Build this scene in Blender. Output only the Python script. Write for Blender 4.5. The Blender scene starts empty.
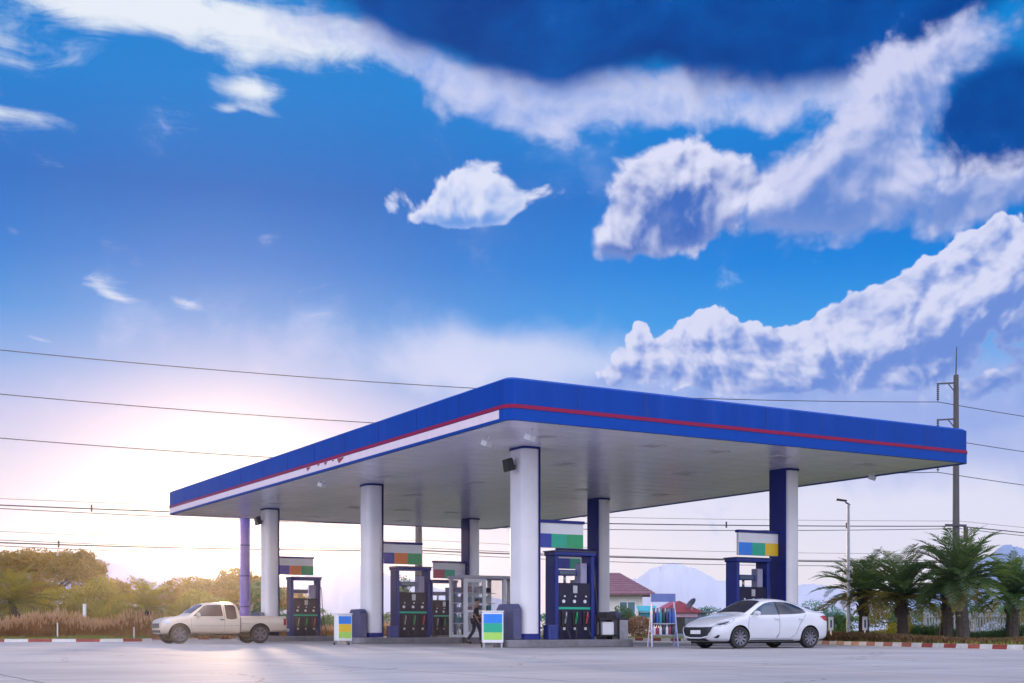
import bpy, bmesh, math, random
from mathutils import Vector, Matrix, Euler
from mathutils.bvhtree import BVHTree
random.seed(7)
R = math.radians
S = bpy.context.scene
COL = S.collection
F, HY, CZ = 1275.0, 629.0, 0.565          # focal length in pixels, horizon row, eye height
TH = 0.529                                 # heading of the forecourt grid
NX, NY = -0.108, 33.94                     # near corner of the canopy on the ground
def st(v, u, z=0.0):                       # forecourt grid (across, along) -> world
    return Vector((NX + math.cos(TH)*v - math.sin(TH)*u, NY + math.sin(TH)*v + math.cos(TH)*u, z))
def at(px, d, z=0.0):                      # bearing of a picture column at distance d
    return Vector(((px-512)/F*d, d, z))
def zz(py, d):                             # height seen at picture row py, distance d
    return CZ + (HY-py)/F*d
# ------------------------------------------------------------------ camera
cam = bpy.data.cameras.new('Camera'); co = bpy.data.objects.new('Camera', cam); COL.objects.link(co)
co.location = (0, 0, CZ); co.rotation_euler = (R(90), 0, 0)
cam.sensor_fit = 'HORIZONTAL'; cam.sensor_width = 36; cam.lens = F/1024*36
cam.shift_y = (HY-341.5)/1024; cam.clip_start = .1; cam.clip_end = 6000
S.camera = co
S.view_settings.view_transform = 'Standard'; S.view_settings.look = 'None'
S.view_settings.gamma = 1; S.view_settings.exposure = .04
S.render.engine = 'CYCLES'
S.cycles.use_denoising = True
S.cycles.max_bounces = 6; S.cycles.diffuse_bounces = 3; S.cycles.glossy_bounces = 3
S.cycles.transparent_max_bounces = 12; S.cycles.volume_bounces = 0; S.cycles.transmission_bounces = 4
S.cycles.caustics_reflective = False; S.cycles.caustics_refractive = False
S.cycles.sample_clamp_indirect = 6
# ------------------------------------------------------------------ mesh helpers
class MB:
    def __init__(s): s.v = []; s.f = []; s.m = []; s.mi = 0
    def add(s, vs, fs):
        b = len(s.v); s.v += [Vector(q) for q in vs]
        for f in fs: s.f.append([b+i for i in f]); s.m.append(s.mi)
        return s
    def box(s, x0, x1, y0, y1, z0, z1):
        return s.add([(x0,y0,z0),(x1,y0,z0),(x1,y1,z0),(x0,y1,z0),(x0,y0,z1),(x1,y0,z1),(x1,y1,z1),(x0,y1,z1)],
                     [(3,2,1,0),(4,5,6,7),(0,1,5,4),(1,2,6,5),(2,3,7,6),(3,0,4,7)])
    def bar(s, p0, p1, w, h=None, up=(0,0,1)):
        p0 = Vector(p0); p1 = Vector(p1); h = h or w
        t = (p1-p0).normalized(); up = Vector(up)
        if abs(t.dot(up)) > .98: up = Vector((1,0,0))
        a = t.cross(up).normalized()*w/2; b = a.cross(t).normalized()*h/2
        return s.add([p0-a-b,p0+a-b,p0+a+b,p0-a+b,p1-a-b,p1+a-b,p1+a+b,p1-a+b],
                     [(3,2,1,0),(4,5,6,7),(0,1,5,4),(1,2,6,5),(2,3,7,6),(3,0,4,7)])
    def tube(s, pts, rad, n=8, cap=True):
        pts = [Vector(p) for p in pts]
        if not isinstance(rad, (list, tuple)): rad = [rad]*len(pts)
        vs = []; fs = []; prev = None
        for i, p in enumerate(pts):
            t = (pts[min(i+1, len(pts)-1)]-pts[max(i-1, 0)]).normalized()
            if prev is None:
                a = t.orthogonal().normalized()
            else:
                a = (prev - t*prev.dot(t)).normalized()
            prev = a; b = t.cross(a)
            for k in range(n):
                c = 2*math.pi*k/n; vs.append(p+(a*math.cos(c)+b*math.sin(c))*rad[i])
        for i in range(len(pts)-1):
            for k in range(n):
                fs.append((i*n+k, i*n+(k+1)%n, (i+1)*n+(k+1)%n, (i+1)*n+k))
        if cap: fs.append(tuple(range(n))[::-1]); fs.append(tuple((len(pts)-1)*n+k for k in range(n)))
        return s.add(vs, fs)
    def lathe(s, prof, M=None, n=24, closed=False):     # prof: (r, z) turned about z, then moved by M
        M = M or Matrix(); vs = []; fs = []; k = len(prof)
        for i in range(n):
            c = 2*math.pi*i/n
            for r, z in prof: vs.append(M @ Vector((r*math.cos(c), r*math.sin(c), z)))
        for i in range(n):
            j = (i+1) % n
            for q in range(k if closed else k-1):
                q2 = (q+1) % k
                fs.append((i*k+q, j*k+q, j*k+q2, i*k+q2))
        if not closed:
            fs.append(tuple(i*k for i in range(n))[::-1]); fs.append(tuple(i*k+k-1 for i in range(n)))
        return s.add(vs, fs)
    def prism(s, poly, M):                               # poly: (x, y) list; extruded along local z by 0..1 of M
        n = len(poly)
        vs = [M @ Vector((x, y, 0)) for x, y in poly] + [M @ Vector((x, y, 1)) for x, y in poly]
        fs = [tuple(range(n))[::-1], tuple(range(n, 2*n))] + [(i, (i+1) % n, n+(i+1) % n, n+i) for i in range(n)]
        return s.add(vs, fs)
    def prism_z(s, poly, z0, z1): return s.prism(poly, Matrix.Translation((0,0,z0)) @ Matrix.Diagonal((1,1,z1-z0,1)))
    def prism_y(s, poly, y0, y1):                        # poly in (x, z)
        return s.prism(poly, Matrix(((1,0,0,0),(0,0,y1-y0,y0),(0,1,0,0),(0,0,0,1))))
    def prism_x(s, poly, x0, x1):                        # poly in (y, z)
        return s.prism(poly, Matrix(((0,0,x1-x0,x0),(1,0,0,0),(0,1,0,0),(0,0,0,1))))
    def xf(s, M, start=0):
        for i in range(start, len(s.v)): s.v[i] = M @ s.v[i]
        return s
    def mesh(s, name, mats, smooth=None, fix=True):
        me = bpy.data.meshes.new(name); me.from_pydata([tuple(q) for q in s.v], [], s.f)
        for m in (mats if isinstance(mats, (list, tuple)) else [mats]): me.materials.append(m)
        if any(s.m): me.polygons.foreach_set('material_index', s.m)
        if fix:
            bm = bmesh.new(); bm.from_mesh(me); bmesh.ops.recalc_face_normals(bm, faces=bm.faces); bm.to_mesh(me); bm.free()
        if smooth:
            me.polygons.foreach_set('use_smooth', [True]*len(me.polygons))
            if smooth is not True: me.set_sharp_from_angle(angle=R(smooth))
        me.update(); return me
    def build(s, name, mats, parent=None, smooth=None, bevel=0, fix=True):
        return link(name, s.mesh(name, mats, smooth, fix), parent, bevel)
def link(name, me, parent=None, bevel=0):
    o = bpy.data.objects.new(name, me); COL.objects.link(o)
    if parent: o.parent = parent
    if bevel:
        b = o.modifiers.new('Bevel', 'BEVEL'); b.width = bevel; b.segments = 2; b.limit_method = 'ANGLE'; b.angle_limit = R(40)
    return o
def tag(o, label=None, cat=None, group=None, kind=None):
    if label: o['label'] = label
    if cat: o['category'] = cat
    if group: o['group'] = group
    if kind: o['kind'] = kind
    return o
def thing(name, label, cat, loc=(0,0,0), rz=0, group=None):
    o = bpy.data.objects.new(name, None); COL.objects.link(o); o.empty_display_size = .3
    o.location = loc; o.rotation_euler = (0, 0, rz)
    return tag(o, label, cat, group)
def dup(root, loc, rz, label, scale=None):               # copy of a thing with copies of its parts and sub-parts
    def cp(o, par):
        c = o.copy(); COL.objects.link(c)
        if par: c.parent = par
        for ch in [q for q in kids.get(o.name, [])]: cp(ch, c)
        return c
    kids = {}
    for q in list(COL.objects):
        if q.parent: kids.setdefault(q.parent.name, []).append(q)
    r = cp(root, None); r.location = loc; r.rotation_euler = (0, 0, rz); r['label'] = label
    if scale: r.scale = scale
    return r
def smoothmesh(mb, mats, levels=2, name='m'):
    me = mb.mesh(name, mats, True); o = bpy.data.objects.new(name, me); COL.objects.link(o)
    s = o.modifiers.new('s', 'SUBSURF'); s.levels = levels; s.render_levels = levels
    return o
def bake(o, name):                                       # evaluated mesh of o, o removed
    dg = bpy.context.evaluated_depsgraph_get(); dg.update()
    me = bpy.data.meshes.new_from_object(o.evaluated_get(dg), depsgraph=dg); me.name = name
    bpy.data.objects.remove(o); return me
# ------------------------------------------------------------------ materials
class NT:
    def __init__(s, tree): s.t = tree
    def n(s, kind, **kw):
        q = s.t.nodes.new(kind)
        for k, val in kw.items(): setattr(q, k, val)
        return q
    def put(s, sock, val):
        if isinstance(val, bpy.types.NodeSocket): s.t.links.new(val, sock)
        elif val is not None: sock.default_value = val
    def math(s, op, a, b=None, c=None, clamp=False):
        q = s.n('ShaderNodeMath', operation=op, use_clamp=clamp)
        for i, x in enumerate((a, b, c)): 
            if x is not None: s.put(q.inputs[i], x)
        return q.outputs[0]
    def smooth(s, x, lo, hi, a=0.0, b=1.0):
        q = s.n('ShaderNodeMapRange', interpolation_type='SMOOTHSTEP')
        for i, x_ in enumerate((x, lo, hi, a, b)): s.put(q.inputs[i], x_)
        return q.outputs[0]
    def mix(s, f, a, b, mode='MIX'):
        q = s.n('ShaderNodeMix', data_type='RGBA', blend_type=mode)
        s.put(q.inputs[0], f); s.put(q.inputs[6], a); s.put(q.inputs[7], b); return q.outputs[2]
    def noise(s, vec, scale, detail=4, rough=.5, dist=0, dims='3D'):
        q = s.n('ShaderNodeTexNoise', noise_dimensions=dims)
        s.put(q.inputs['Vector'], vec); q.inputs['Scale'].default_value = scale
        q.inputs['Detail'].default_value = detail; q.inputs['Roughness'].default_value = rough; q.inputs['Distortion'].default_value = dist
        return q.outputs[0]
    def comb(s, x, y, z=0.0):
        q = s.n('ShaderNodeCombineXYZ')
        for i, a in enumerate((x, y, z)): s.put(q.inputs[i], a)
        return q.outputs[0]
def c4(c): return (c[0], c[1], c[2], 1)
def mat(name, col, rough=.5, metal=0, var=.12, scale=3, bump=0, bscale=40, spec=.5, coat=0, dirt=None, stretch=None):
    m = bpy.data.materials.new(name); m.use_nodes = True; T = NT(m.node_tree)
    b = m.node_tree.nodes['Principled BSDF']
    tc = T.n('ShaderNodeTexCoord').outputs['Object']
    if stretch:
        mp = T.n('ShaderNodeMapping'); T.put(mp.inputs[0], tc); mp.inputs['Scale'].default_value = stretch; tc = mp.outputs[0]
    nz = T.noise(tc, scale, 5, .6)
    f = T.smooth(nz, .3, .7)
    lo = c4([x*(1-var) for x in col]); hi = c4([min(1, x*(1+var*.6)) for x in col])
    c = T.mix(f, lo, hi)
    if dirt: c = T.mix(T.math('MULTIPLY', T.smooth(T.noise(tc, scale*2.3, 6, .7), .5, .75), dirt[1]), c, c4(dirt[0]))
    T.put(b.inputs['Base Color'], c)
    b.inputs['Metallic'].default_value = metal
    T.put(b.inputs['Roughness'], T.math('ADD', rough-.05, T.math('MULTIPLY', nz, .1)))
    b.inputs['Specular IOR Level'].default_value = spec
    if coat: b.inputs['Coat Weight'].default_value = coat; b.inputs['Coat Roughness'].default_value = .05
    if bump:
        bp = T.n('ShaderNodeBump'); bp.inputs['Strength'].default_value = bump; bp.inputs['Distance'].default_value = .02
        T.put(bp.inputs['Height'], T.noise(tc, bscale, 4, .6)); T.put(b.inputs['Normal'], bp.outputs[0])
    return m
def leafmat(name, c1, c2, trans=.4, scale=1.2):
    m = bpy.data.materials.new(name); m.use_nodes = True; T = NT(m.node_tree); m.node_tree.nodes.remove(m.node_tree.nodes['Principled BSDF'])
    tc = T.n('ShaderNodeTexCoord').outputs['Object']
    c = T.mix(T.smooth(T.noise(tc, scale, 3, .6), .35, .65), c4(c1), c4(c2))
    d = T.n('ShaderNodeBsdfDiffuse'); t = T.n('ShaderNodeBsdfTranslucent'); g = T.n('ShaderNodeBsdfGlossy'); g.inputs['Roughness'].default_value = .45
    T.put(d.inputs[0], c); T.put(t.inputs[0], T.mix(.5, c, (c2[0]*1.6, c2[1]*1.5, c2[2]*.7, 1)))
    x = T.n('ShaderNodeMixShader'); x.inputs[0].default_value = trans
    T.put(x.inputs[1], d.outputs[0]); T.put(x.inputs[2], t.outputs[0])
    y = T.n('ShaderNodeMixShader'); y.inputs[0].default_value = .04
    T.put(y.inputs[1], x.outputs[0]); T.put(y.inputs[2], g.outputs[0])
    T.put(m.node_tree.nodes['Material Output'].inputs[0], y.outputs[0])
    return m
def glassmat(name, tint=(.02,.03,.05), alpha=.75, rough=.03):
    m = bpy.data.materials.new(name); m.use_nodes = True; T = NT(m.node_tree); b = m.node_tree.nodes['Principled BSDF']
    b.inputs['Base Color'].default_value = c4(tint); b.inputs['Roughness'].default_value = rough
    t = T.n('ShaderNodeBsdfTransparent'); x = T.n('ShaderNodeMixShader'); x.inputs[0].default_value = alpha
    T.put(x.inputs[1], t.outputs[0]); T.put(x.inputs[2], b.outputs[0]); T.put(m.node_tree.nodes['Material Output'].inputs[0], x.outputs[0])
    return m
# ------------------------------------------------------------------ sky, sun, air
SUN_AZ, SUN_EL = R(-12.4), R(5.0)          # azimuth from straight ahead (+Y), elevation
SUN_DIR = Vector((math.sin(SUN_AZ)*math.cos(SUN_EL), math.cos(SUN_AZ)*math.cos(SUN_EL), math.sin(SUN_EL)))
def make_world():
    w = bpy.data.worlds.new('World'); S.world = w; w.use_nodes = True
    T = NT(w.node_tree); bg = w.node_tree.nodes['Background']
    sky = T.n('ShaderNodeTexSky', sky_type='NISHITA'); sky.sun_disc = False
    sky.sun_elevation = SUN_EL; sky.sun_rotation = SUN_AZ; sky.air_density = 1.0; sky.dust_density = 1.5; sky.ozone_density = 3
    g = T.n('ShaderNodeTexCoord').outputs['Generated']
    sep = T.n('ShaderNodeSeparateXYZ'); T.put(sep.inputs[0], g); X, Y, Z = sep.outputs
    az = T.math('ARCTAN2', X, Y)
    hyp = T.math('SQRT', T.math('ADD', T.math('MULTIPLY', X, X), T.math('MULTIPLY', Y, Y)))
    el = T.math('DIVIDE', Z, T.math('MAXIMUM', hyp, .02))         # tangent of the elevation
    P = T.comb(az, el, 0.0)
    def uw(px, py):
        a = (px-512)/F; b = (HY-py)/F; u = math.atan(a); return u, b*math.cos(u)
    # warped copy of the sky position, shared by the clouds
    wn = T.n('ShaderNodeTexNoise', noise_dimensions='2D'); T.put(wn.inputs['Vector'], P); wn.inputs['Scale'].default_value = 7; wn.inputs['Detail'].default_value = 3
    wv = T.n('ShaderNodeVectorMath', operation='MULTIPLY_ADD'); T.put(wv.inputs[0], wn.outputs['Color']); wv.inputs[1].default_value = (.06,.035,0); wv.inputs[2].default_value = (-.03,-.0175,0)
    wa = T.n('ShaderNodeVectorMath', operation='ADD'); T.put(wa.inputs[0], P); T.put(wa.inputs[1], wv.outputs[0])
    sp2 = T.n('ShaderNodeSeparateXYZ'); T.put(sp2.inputs[0], wa.outputs[0]); WU, WW = sp2.outputs[0], sp2.outputs[1]
    LX, LY = -.50, .86                                    # where the light comes from, across the sky
    def blobs(lst, lobes=False):                          # a sum of soft ellipses laid out on the sky (and how far each point lies on their lit side)
        acc = lit = None
        for px, py, rx, ry, ang, wt in lst:
            u0, w0 = uw(px, py)
            rx /= F; ry /= F; ca, sa = math.cos(R(ang)), math.sin(R(ang))
            lin = lambda cu, cw: T.math('MULTIPLY_ADD', WU, cu, T.math('MULTIPLY_ADD', WW, cw, -cu*u0-cw*w0)) if cu and cw else (T.math('MULTIPLY_ADD', WU, cu, -cu*u0) if cu else T.math('MULTIPLY_ADD', WW, cw, -cw*w0))
            p = lin(ca/rx, sa/rx); q = lin(-sa/ry, ca/ry)
            b = T.math('POWER', .3679, T.math('MULTIPLY_ADD', p, p, T.math('MULTIPLY', q, q)))
            if lobes:
                lp, lq = LX*ca+LY*sa, -LX*sa+LY*ca
                h = T.math('MULTIPLY', T.math('MULTIPLY_ADD', p, lp, T.math('MULTIPLY', q, lq)), b)
                lit = T.math('MULTIPLY', h, wt) if lit is None else T.math('MULTIPLY_ADD', h, wt, lit)
            acc = T.math('MULTIPLY', b, wt) if acc is None else T.math('MULTIPLY_ADD', b, wt, acc)
        return (acc, T.math('DIVIDE', lit, T.math('MAXIMUM', acc, .15))) if lobes else acc
    # ---- clear sky: blue overhead, paler and warmer low down and around the sun
    cr = T.n('ShaderNodeValToRGB'); T.put(cr.inputs[0], T.math('MULTIPLY', el, 1.6, clamp=True))
    e = cr.color_ramp.elements
    stops = [(0.0,(.80,.73,.86)), (.15,(.72,.69,.87)), (.25,(.46,.51,.82)), (.32,(.17,.37,.79)), (.38,(.03,.28,.76)), (.45,(.0,.20,.69)), (.54,(.0,.15,.58)), (.67,(.0,.22,.68)), (.80,(.0,.23,.68)), (1,(.0,.12,.48))]
    e[0].position, e[0].color = stops[0][0], c4(stops[0][1]); e[1].position, e[1].color = stops[-1][0], c4(stops[-1][1])
    for p, c in stops[1:-1]: q = e.new(p); q.color = c4(c)
    nish = T.n('ShaderNodeVectorMath', operation='SCALE'); T.put(nish.inputs[0], sky.outputs[0]); nish.inputs['Scale'].default_value = .05
    base = T.mix(.08, cr.outputs[0], nish.outputs[0])
    cosn = T.n('ShaderNodeVectorMath', operation='DOT_PRODUCT'); T.put(cosn.inputs[0], g); cosn.inputs[1].default_value = SUN_DIR
    ang = T.math('ARCCOSINE', T.math('MINIMUM', cosn.outputs['Value'], .99999))
    base = T.mix(T.smooth(az, -.12, .12), base, T.mix(1.0, base, (1.12,1.16,1.10,1), 'MULTIPLY'))
    # ---- clouds
    n1 = T.noise(wa.outputs[0], 15, 9, .56, 0, '2D')
    off = T.n('ShaderNodeVectorMath', operation='ADD'); T.put(off.inputs[0], wa.outputs[0]); off.inputs[1].default_value = (-.006, .010, 0)
    n2 = T.noise(off.outputs[0], 15, 6, .56, 0, '2D')
    def voro(vec, sc, det):
        q = T.n('ShaderNodeTexVoronoi', voronoi_dimensions='2D', feature='SMOOTH_F1'); T.put(q.inputs['Vector'], vec); q.inputs['Scale'].default_value = sc
        q.inputs['Smoothness'].default_value = .25; q.inputs['Detail'].default_value = det; q.inputs['Roughness'].default_value = .6
        return T.math('SUBTRACT', .5, q.outputs['Distance'])
    puff = voro(wa.outputs[0], 38, 2.5); puff2 = voro(off.outputs[0], 38, 2.5)
    rel_n = T.math('SUBTRACT', n1, n2); rel_p = T.math('SUBTRACT', puff, puff2)
    fb = T.math('SUBTRACT', n1, .5)
    # streaky noise for the high thin cloud
    st_ = T.comb(T.math('MULTIPLY_ADD', WU, 7.0, T.math('MULTIPLY', WW, 6.0)), T.math('MULTIPLY', WW, 24.0), 0.0)
    ns = T.math('SUBTRACT', T.noise(st_, 1.6, 9, .64, .6, '2D'), .5)
    col = base
    thin = blobs([(130,8,190,40,0,1.0),(260,40,170,30,-6,.85),(380,40,60,30,-22,.6),(30,55,60,16,0,.5),(14,114,44,10,-4,.85),(236,94,40,12,0,.95),(236,111,44,6,0,.6),(205,112,14,6,0,.5),
                  (110,284,26,11,-18,.8),(122,297,22,6,-18,.6),(182,303,24,7,-10,.8),(8,229,20,7,10,.7),(28,338,22,3.5,0,.9),(330,315,20,4,-10,.3),(400,272,150,14,12,.30),(150,345,40,5,-5,.3)])
    vt = T.math('ADD', thin, T.math('MULTIPLY_ADD', ns, 1.5, T.math('MULTIPLY', fb, 1.5)))
    col = T.mix(T.math('MULTIPLY', T.smooth(vt, .32, 1.4), .93), col, (.84,.88,.94,1))
    veil = blobs([(470,362,120,30,6,.75),(600,375,120,34,0,.55),(250,330,300,40,0,.3),(900,505,260,60,0,.95),(640,415,120,26,0,.5),(560,200,110,50,0,.25),(760,80,300,50,0,.2)])
    col = T.mix(T.math('MULTIPLY', T.smooth(T.math('MULTIPLY_ADD', fb, .9, veil), .1, 1.0), .7), col, (.74,.75,.93,1))
    bank = blobs([(660,-14,330,92,0,1.5),(440,-10,120,40,-22,.9),(880,0,150,70,18,.9),(985,128,60,42,25,1.0),(1050,120,80,70,0,1.0)])
    vb = T.math('MULTIPLY_ADD', fb, .8, bank)
    # soft bright rim under the bank
    rim = blobs([(560,74,120,18,0,.5),(670,72,90,18,0,.45),(400,50,80,26,-26,.85),(480,82,80,30,-18,.95),(560,96,90,32,-4,1.0),(640,92,80,34,4,.95),(560,118,22,10,0,.35),(670,112,34,14,0,.5),(760,112,26,16,0,.55),(730,92,90,34,2,.9),(810,96,70,30,8,.8),(870,90,60,36,40,.8),(920,56,60,34,40,.8),(980,26,60,34,38,.8),(310,36,80,30,-12,.7)])
    vr = T.math('ADD', rim, T.math('MULTIPLY_ADD', fb, 2.3, T.math('MULTIPLY', puff, .35)))
    col = T.mix(T.math('MULTIPLY', T.smooth(vr, .30, 1.25), .92), col, T.mix(T.math('MULTIPLY_ADD', rel_n, 2.6, .62, clamp=True), (.18,.33,.76,1), (.60,.64,.88,1)))
    col = T.mix(T.smooth(vb, .40, .95), col, T.mix(T.smooth(T.math('MULTIPLY_ADD', fb, 1.0, 0.5), .2, .9), (.0,.045,.27,1), (.0,.10,.44,1)))
    # heap clouds: bright lobes, each shaded on the side away from the light, with blue undersides where the cloud is thick
    r1 = T.noise(wa.outputs[0], 20, 3.5, .5, 0, '2D'); r2 = T.noise(off.outputs[0], 20, 3.5, .5, 0, '2D'); rel = T.math('SUBTRACT', r1, r2)
    def heap(col, lst, shade, thr, soft, amp, pamp, bright, dark, kl, kn, kp, lit0):
        m, side = blobs(lst, True)
        v = T.math('ADD', m, T.math('MULTIPLY_ADD', fb, amp, T.math('MULTIPLY', puff, pamp)))
        a = T.smooth(v, thr, thr+soft)
        d = T.math('MULTIPLY_ADD', blobs(shade), -.85, lit0) if shade else lit0
        lit = T.smooth(T.math('ADD', T.math('MULTIPLY_ADD', side, kl, T.math('MULTIPLY', rel, kn)), T.math('MULTIPLY_ADD', rel_p, kp, d)), -.05, 1.05)
        lit = T.math('ADD', lit, T.math('MULTIPLY', T.math('SUBTRACT', 1.0, T.smooth(v, thr, thr+soft*2.2)), .25), clamp=True)
        return T.mix(a, col, T.mix(lit, dark, bright))
    # soft body from the middle up to the top right corner
    col = heap(col, [(830,160,70,50,45,.9),(880,110,60,46,50,.95),(940,60,70,40,40,.95),(1000,25,60,30,35,.9),(860,185,120,34,6,.9),(760,190,80,30,0,.8),(950,205,110,26,10,.9),(1000,180,60,30,20,.7)],
               [(900,205,120,16,6,.55),(800,215,70,14,0,.45),(960,120,40,30,40,.45),(985,235,60,14,10,.5)],
               .42, .75, 1.9, .35, (.60,.63,.87,1), (.10,.23,.62,1), .42, 1.7, .25, .60)
    col = heap(col, [(655,150,34,22,30,.9),(690,165,40,26,10,.9),(625,185,34,26,30,.9),(665,195,60,40,12,1.3),(610,225,34,22,20,1.0),(600,245,34,14,10,.7),(705,205,46,34,0,1.0),(660,238,60,18,4,.8),(740,185,30,22,0,.7),(770,195,30,22,0,.6)],
               [(658,216,48,22,8,.95),(690,225,50,14,6,.4),(610,252,50,8,6,.4)],
               .50, .55, 1.7, .5, (.70,.72,.91,1), (.045,.15,.53,1), .42, 1.5, .35, .72)
    col = heap(col, [(488,172,32,22,20,1.1),(462,188,36,20,10,1.1),(430,208,50,14,4,1.0),(508,196,24,24,30,1.0),(486,206,40,16,0,1.0),(392,190,14,10,50,.75),(380,203,12,8,30,.6),(550,205,24,16,20,.65),(578,200,16,12,0,.5),(540,190,14,10,0,.4)],
               [(478,214,60,8,3,.45)], .50, .42, 1.6, .55, (.70,.74,.92,1), (.13,.31,.74,1), .42, 1.7, .4, .68)
    foot = blobs([(700,392,100,26,0,1.5),(800,392,130,34,0,1.7),(900,392,120,44,0,1.6),(615,388,60,18,0,1.1),(1000,410,60,24,0,.8)])
    col = T.mix(T.math('MULTIPLY', T.smooth(T.math('MULTIPLY_ADD', fb, 1.2, foot), .2, 1.0), .85), col, T.mix(T.math('MULTIPLY_ADD', rel, 1.6, .5, clamp=True), (.16,.30,.72,1), (.44,.53,.87,1)))
    col = heap(col, [(632,322,10,14,0,.9),(622,350,28,26,0,1.2),(650,345,22,22,0,.9),(672,372,40,26,0,1.0),(702,318,26,22,0,1.25),(722,330,24,20,0,1.1),(695,348,34,26,0,1.1),(752,340,34,24,0,1.2),(735,372,44,26,0,1.0),(790,352,36,22,10,1.1),(800,378,70,24,0,1.0),
                     (838,330,30,20,10,1.2),(866,318,34,22,15,1.2),(860,350,60,26,0,1.1),(905,296,36,26,20,1.3),(935,276,34,26,25,1.2),(920,325,60,30,10,1.1),(968,262,34,28,20,1.3),(985,236,28,20,20,1.1),(1015,240,36,30,20,1.3),(1000,285,50,34,10,1.2),(965,310,46,26,10,1.0),
                     (895,365,90,24,0,1.0),(590,375,44,18,0,.9),(1040,300,50,50,0,1.2),(990,400,60,18,14,.8),(1020,385,40,16,14,.7),(905,346,34,22,10,1.2),(882,384,38,18,0,1.2),(935,374,34,18,10,1.1),(830,374,34,20,0,1.2),(772,386,38,18,0,1.1),(722,390,34,14,0,1.0),(960,338,30,20,10,1.0)],
               [(1012,352,46,26,0,1.0),(975,398,60,12,4,.5),(985,322,50,14,14,.4),(720,375,70,10,0,.25),(850,372,70,12,8,.3)],
               .52, .26, 1.15, .75, (.66,.69,.90,1), (.15,.27,.68,1), .50, 1.4, .65, .58)
    mist = blobs([(820,432,330,36,0,.95),(600,425,120,26,0,.6),(1000,470,140,30,0,.6)])
    col = T.mix(T.math('MULTIPLY', T.smooth(T.math('MULTIPLY_ADD', fb, 1.1, mist), .15, 1.05), .82), col, (.33,.43,.80,1))
    # ---- glow of the low sun in the hazy air, and bright cloud added out of view, behind and overhead, as fill light
    g1 = T.math('POWER', 2.718, T.math('MULTIPLY', T.math('MULTIPLY', ang, ang), -1/(.055**2)))
    g2 = T.math('POWER', 2.718, T.math('MULTIPLY', T.math('MULTIPLY', ang, ang), -1/(.115**2)))
    col = T.mix(T.math('MULTIPLY', g2, .45), col, (.92,.68,.60,1))
    col = T.mix(T.math('MULTIPLY', g1, .2), col, (1.2,1.02,.92,1))
    back = T.math('MAXIMUM', T.smooth(Y, .25, -.35), T.math('MULTIPLY', T.smooth(el, .62, 1.3), .8))
    bc = T.math('ADD', T.noise(P, 3.0, 6, .6, 0, '2D'), T.math('MULTIPLY', Z, .05))
    fill_cloud = T.mix(T.smooth(bc, .38, .58), (.30,.48,.95,1), (2.5,2.45,2.85,1))
    col = T.mix(back, col, fill_cloud)
    col = T.mix(T.smooth(Z, .0, -.02), col, (.30,.28,.30,1))
    T.put(bg.inputs[0], col); bg.inputs[1].default_value = 1.0
    w.cycles.sampling_method = 'MANUAL'; w.cycles.sample_map_resolution = 1024
make_world()
sl = bpy.data.lights.new('Sun', 'SUN'); so = bpy.data.objects.new('Sun', sl); COL.objects.link(so)
sl.energy = 2.2; sl.angle = R(1.0); sl.color = (1, .68, .44)
so.rotation_euler = (-SUN_DIR).to_track_quat('-Z', 'Y').to_euler()
def make_haze():
    m = bpy.data.materials.new('haze_air'); m.use_nodes = True; T = NT(m.node_tree); m.node_tree.nodes.remove(m.node_tree.nodes['Principled BSDF'])
    v = T.n('ShaderNodeVolumePrincipled'); v.inputs['Color'].default_value = (.93,.92,.97,1)
    v.inputs['Density'].default_value = HAZE; v.inputs['Anisotropy'].default_value = .9
    T.put(m.node_tree.nodes['Material Output'].inputs['Volume'], v.outputs[0])
    o = MB().box(-520, 520, -200, 520, -1.5, 31).build('haze', m)
    o['kind'] = 'stuff'
HAZE = .00024
make_haze()
# ------------------------------------------------------------------ materials shared by the place
M = {}
M['white'] = mat('white_paint', (.80,.80,.82), .4, var=.05, scale=1.5)
M['white_panel'] = mat('white_metal_panel', (.78,.77,.80), .35, var=.06, scale=.6, dirt=((.62,.60,.60), .2))
M['soffit'] = mat('soffit_panels', (.86,.83,.97), .22, var=.05, scale=.5, stretch=(1,.15,1), spec=.9)
M['blue'] = mat('blue_fascia_paint', (.001,.036,.31), .45, var=.06, scale=.7, spec=.18)
M['blue'] = mat('blue_fascia_paint', (.0,.045,.30), .45, var=.10, scale=1.2, spec=.12, stretch=(1,1,.12), dirt=((.02,.07,.36), .55))
M['navy'] = mat('navy_paint', (.012,.022,.20), .4, var=.15, scale=1.5, spec=.25)
M['red'] = mat('red_stripe_paint', (.24,.003,.05), .45, var=.08, spec=.2)
M['pale_stripe'] = mat('pale_stripe_paint', (.72,.70,.80), .35, var=.05)
M['dark_red'] = mat('dark_red_paint', (.25,.01,.03), .4)
M['black'] = mat('black_plastic', (.012,.012,.016), .45, var=.2)
M['rubber'] = mat('rubber', (.018,.018,.02), .75, var=.2)
M['dark_metal'] = mat('dark_grey_metal', (.05,.05,.07), .45, metal=.3)
M['grey_metal'] = mat('galvanised_metal', (.42,.42,.45), .42, metal=.7, var=.15, scale=6)
M['chrome'] = mat('polished_metal', (.75,.75,.78), .16, metal=1, var=.05)
M['concrete'] = mat('island_concrete', (.20,.195,.22), .7, var=.2, scale=2, bump=.4, dirt=((.08,.075,.08), .6))
M['pole_concrete'] = mat('pole_concrete', (.085,.08,.09), .8, var=.2, scale=2, bump=.4, stretch=(3,3,.4))
M['purple'] = mat('violet_pole_paint', (.15,.11,.48), .35, var=.1)
M['sky_blue'] = mat('bright_blue_panel', (.01,.22,.80), .4, var=.05)
M['green'] = mat('green_panel', (.01,.36,.13), .4, var=.06)
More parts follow.
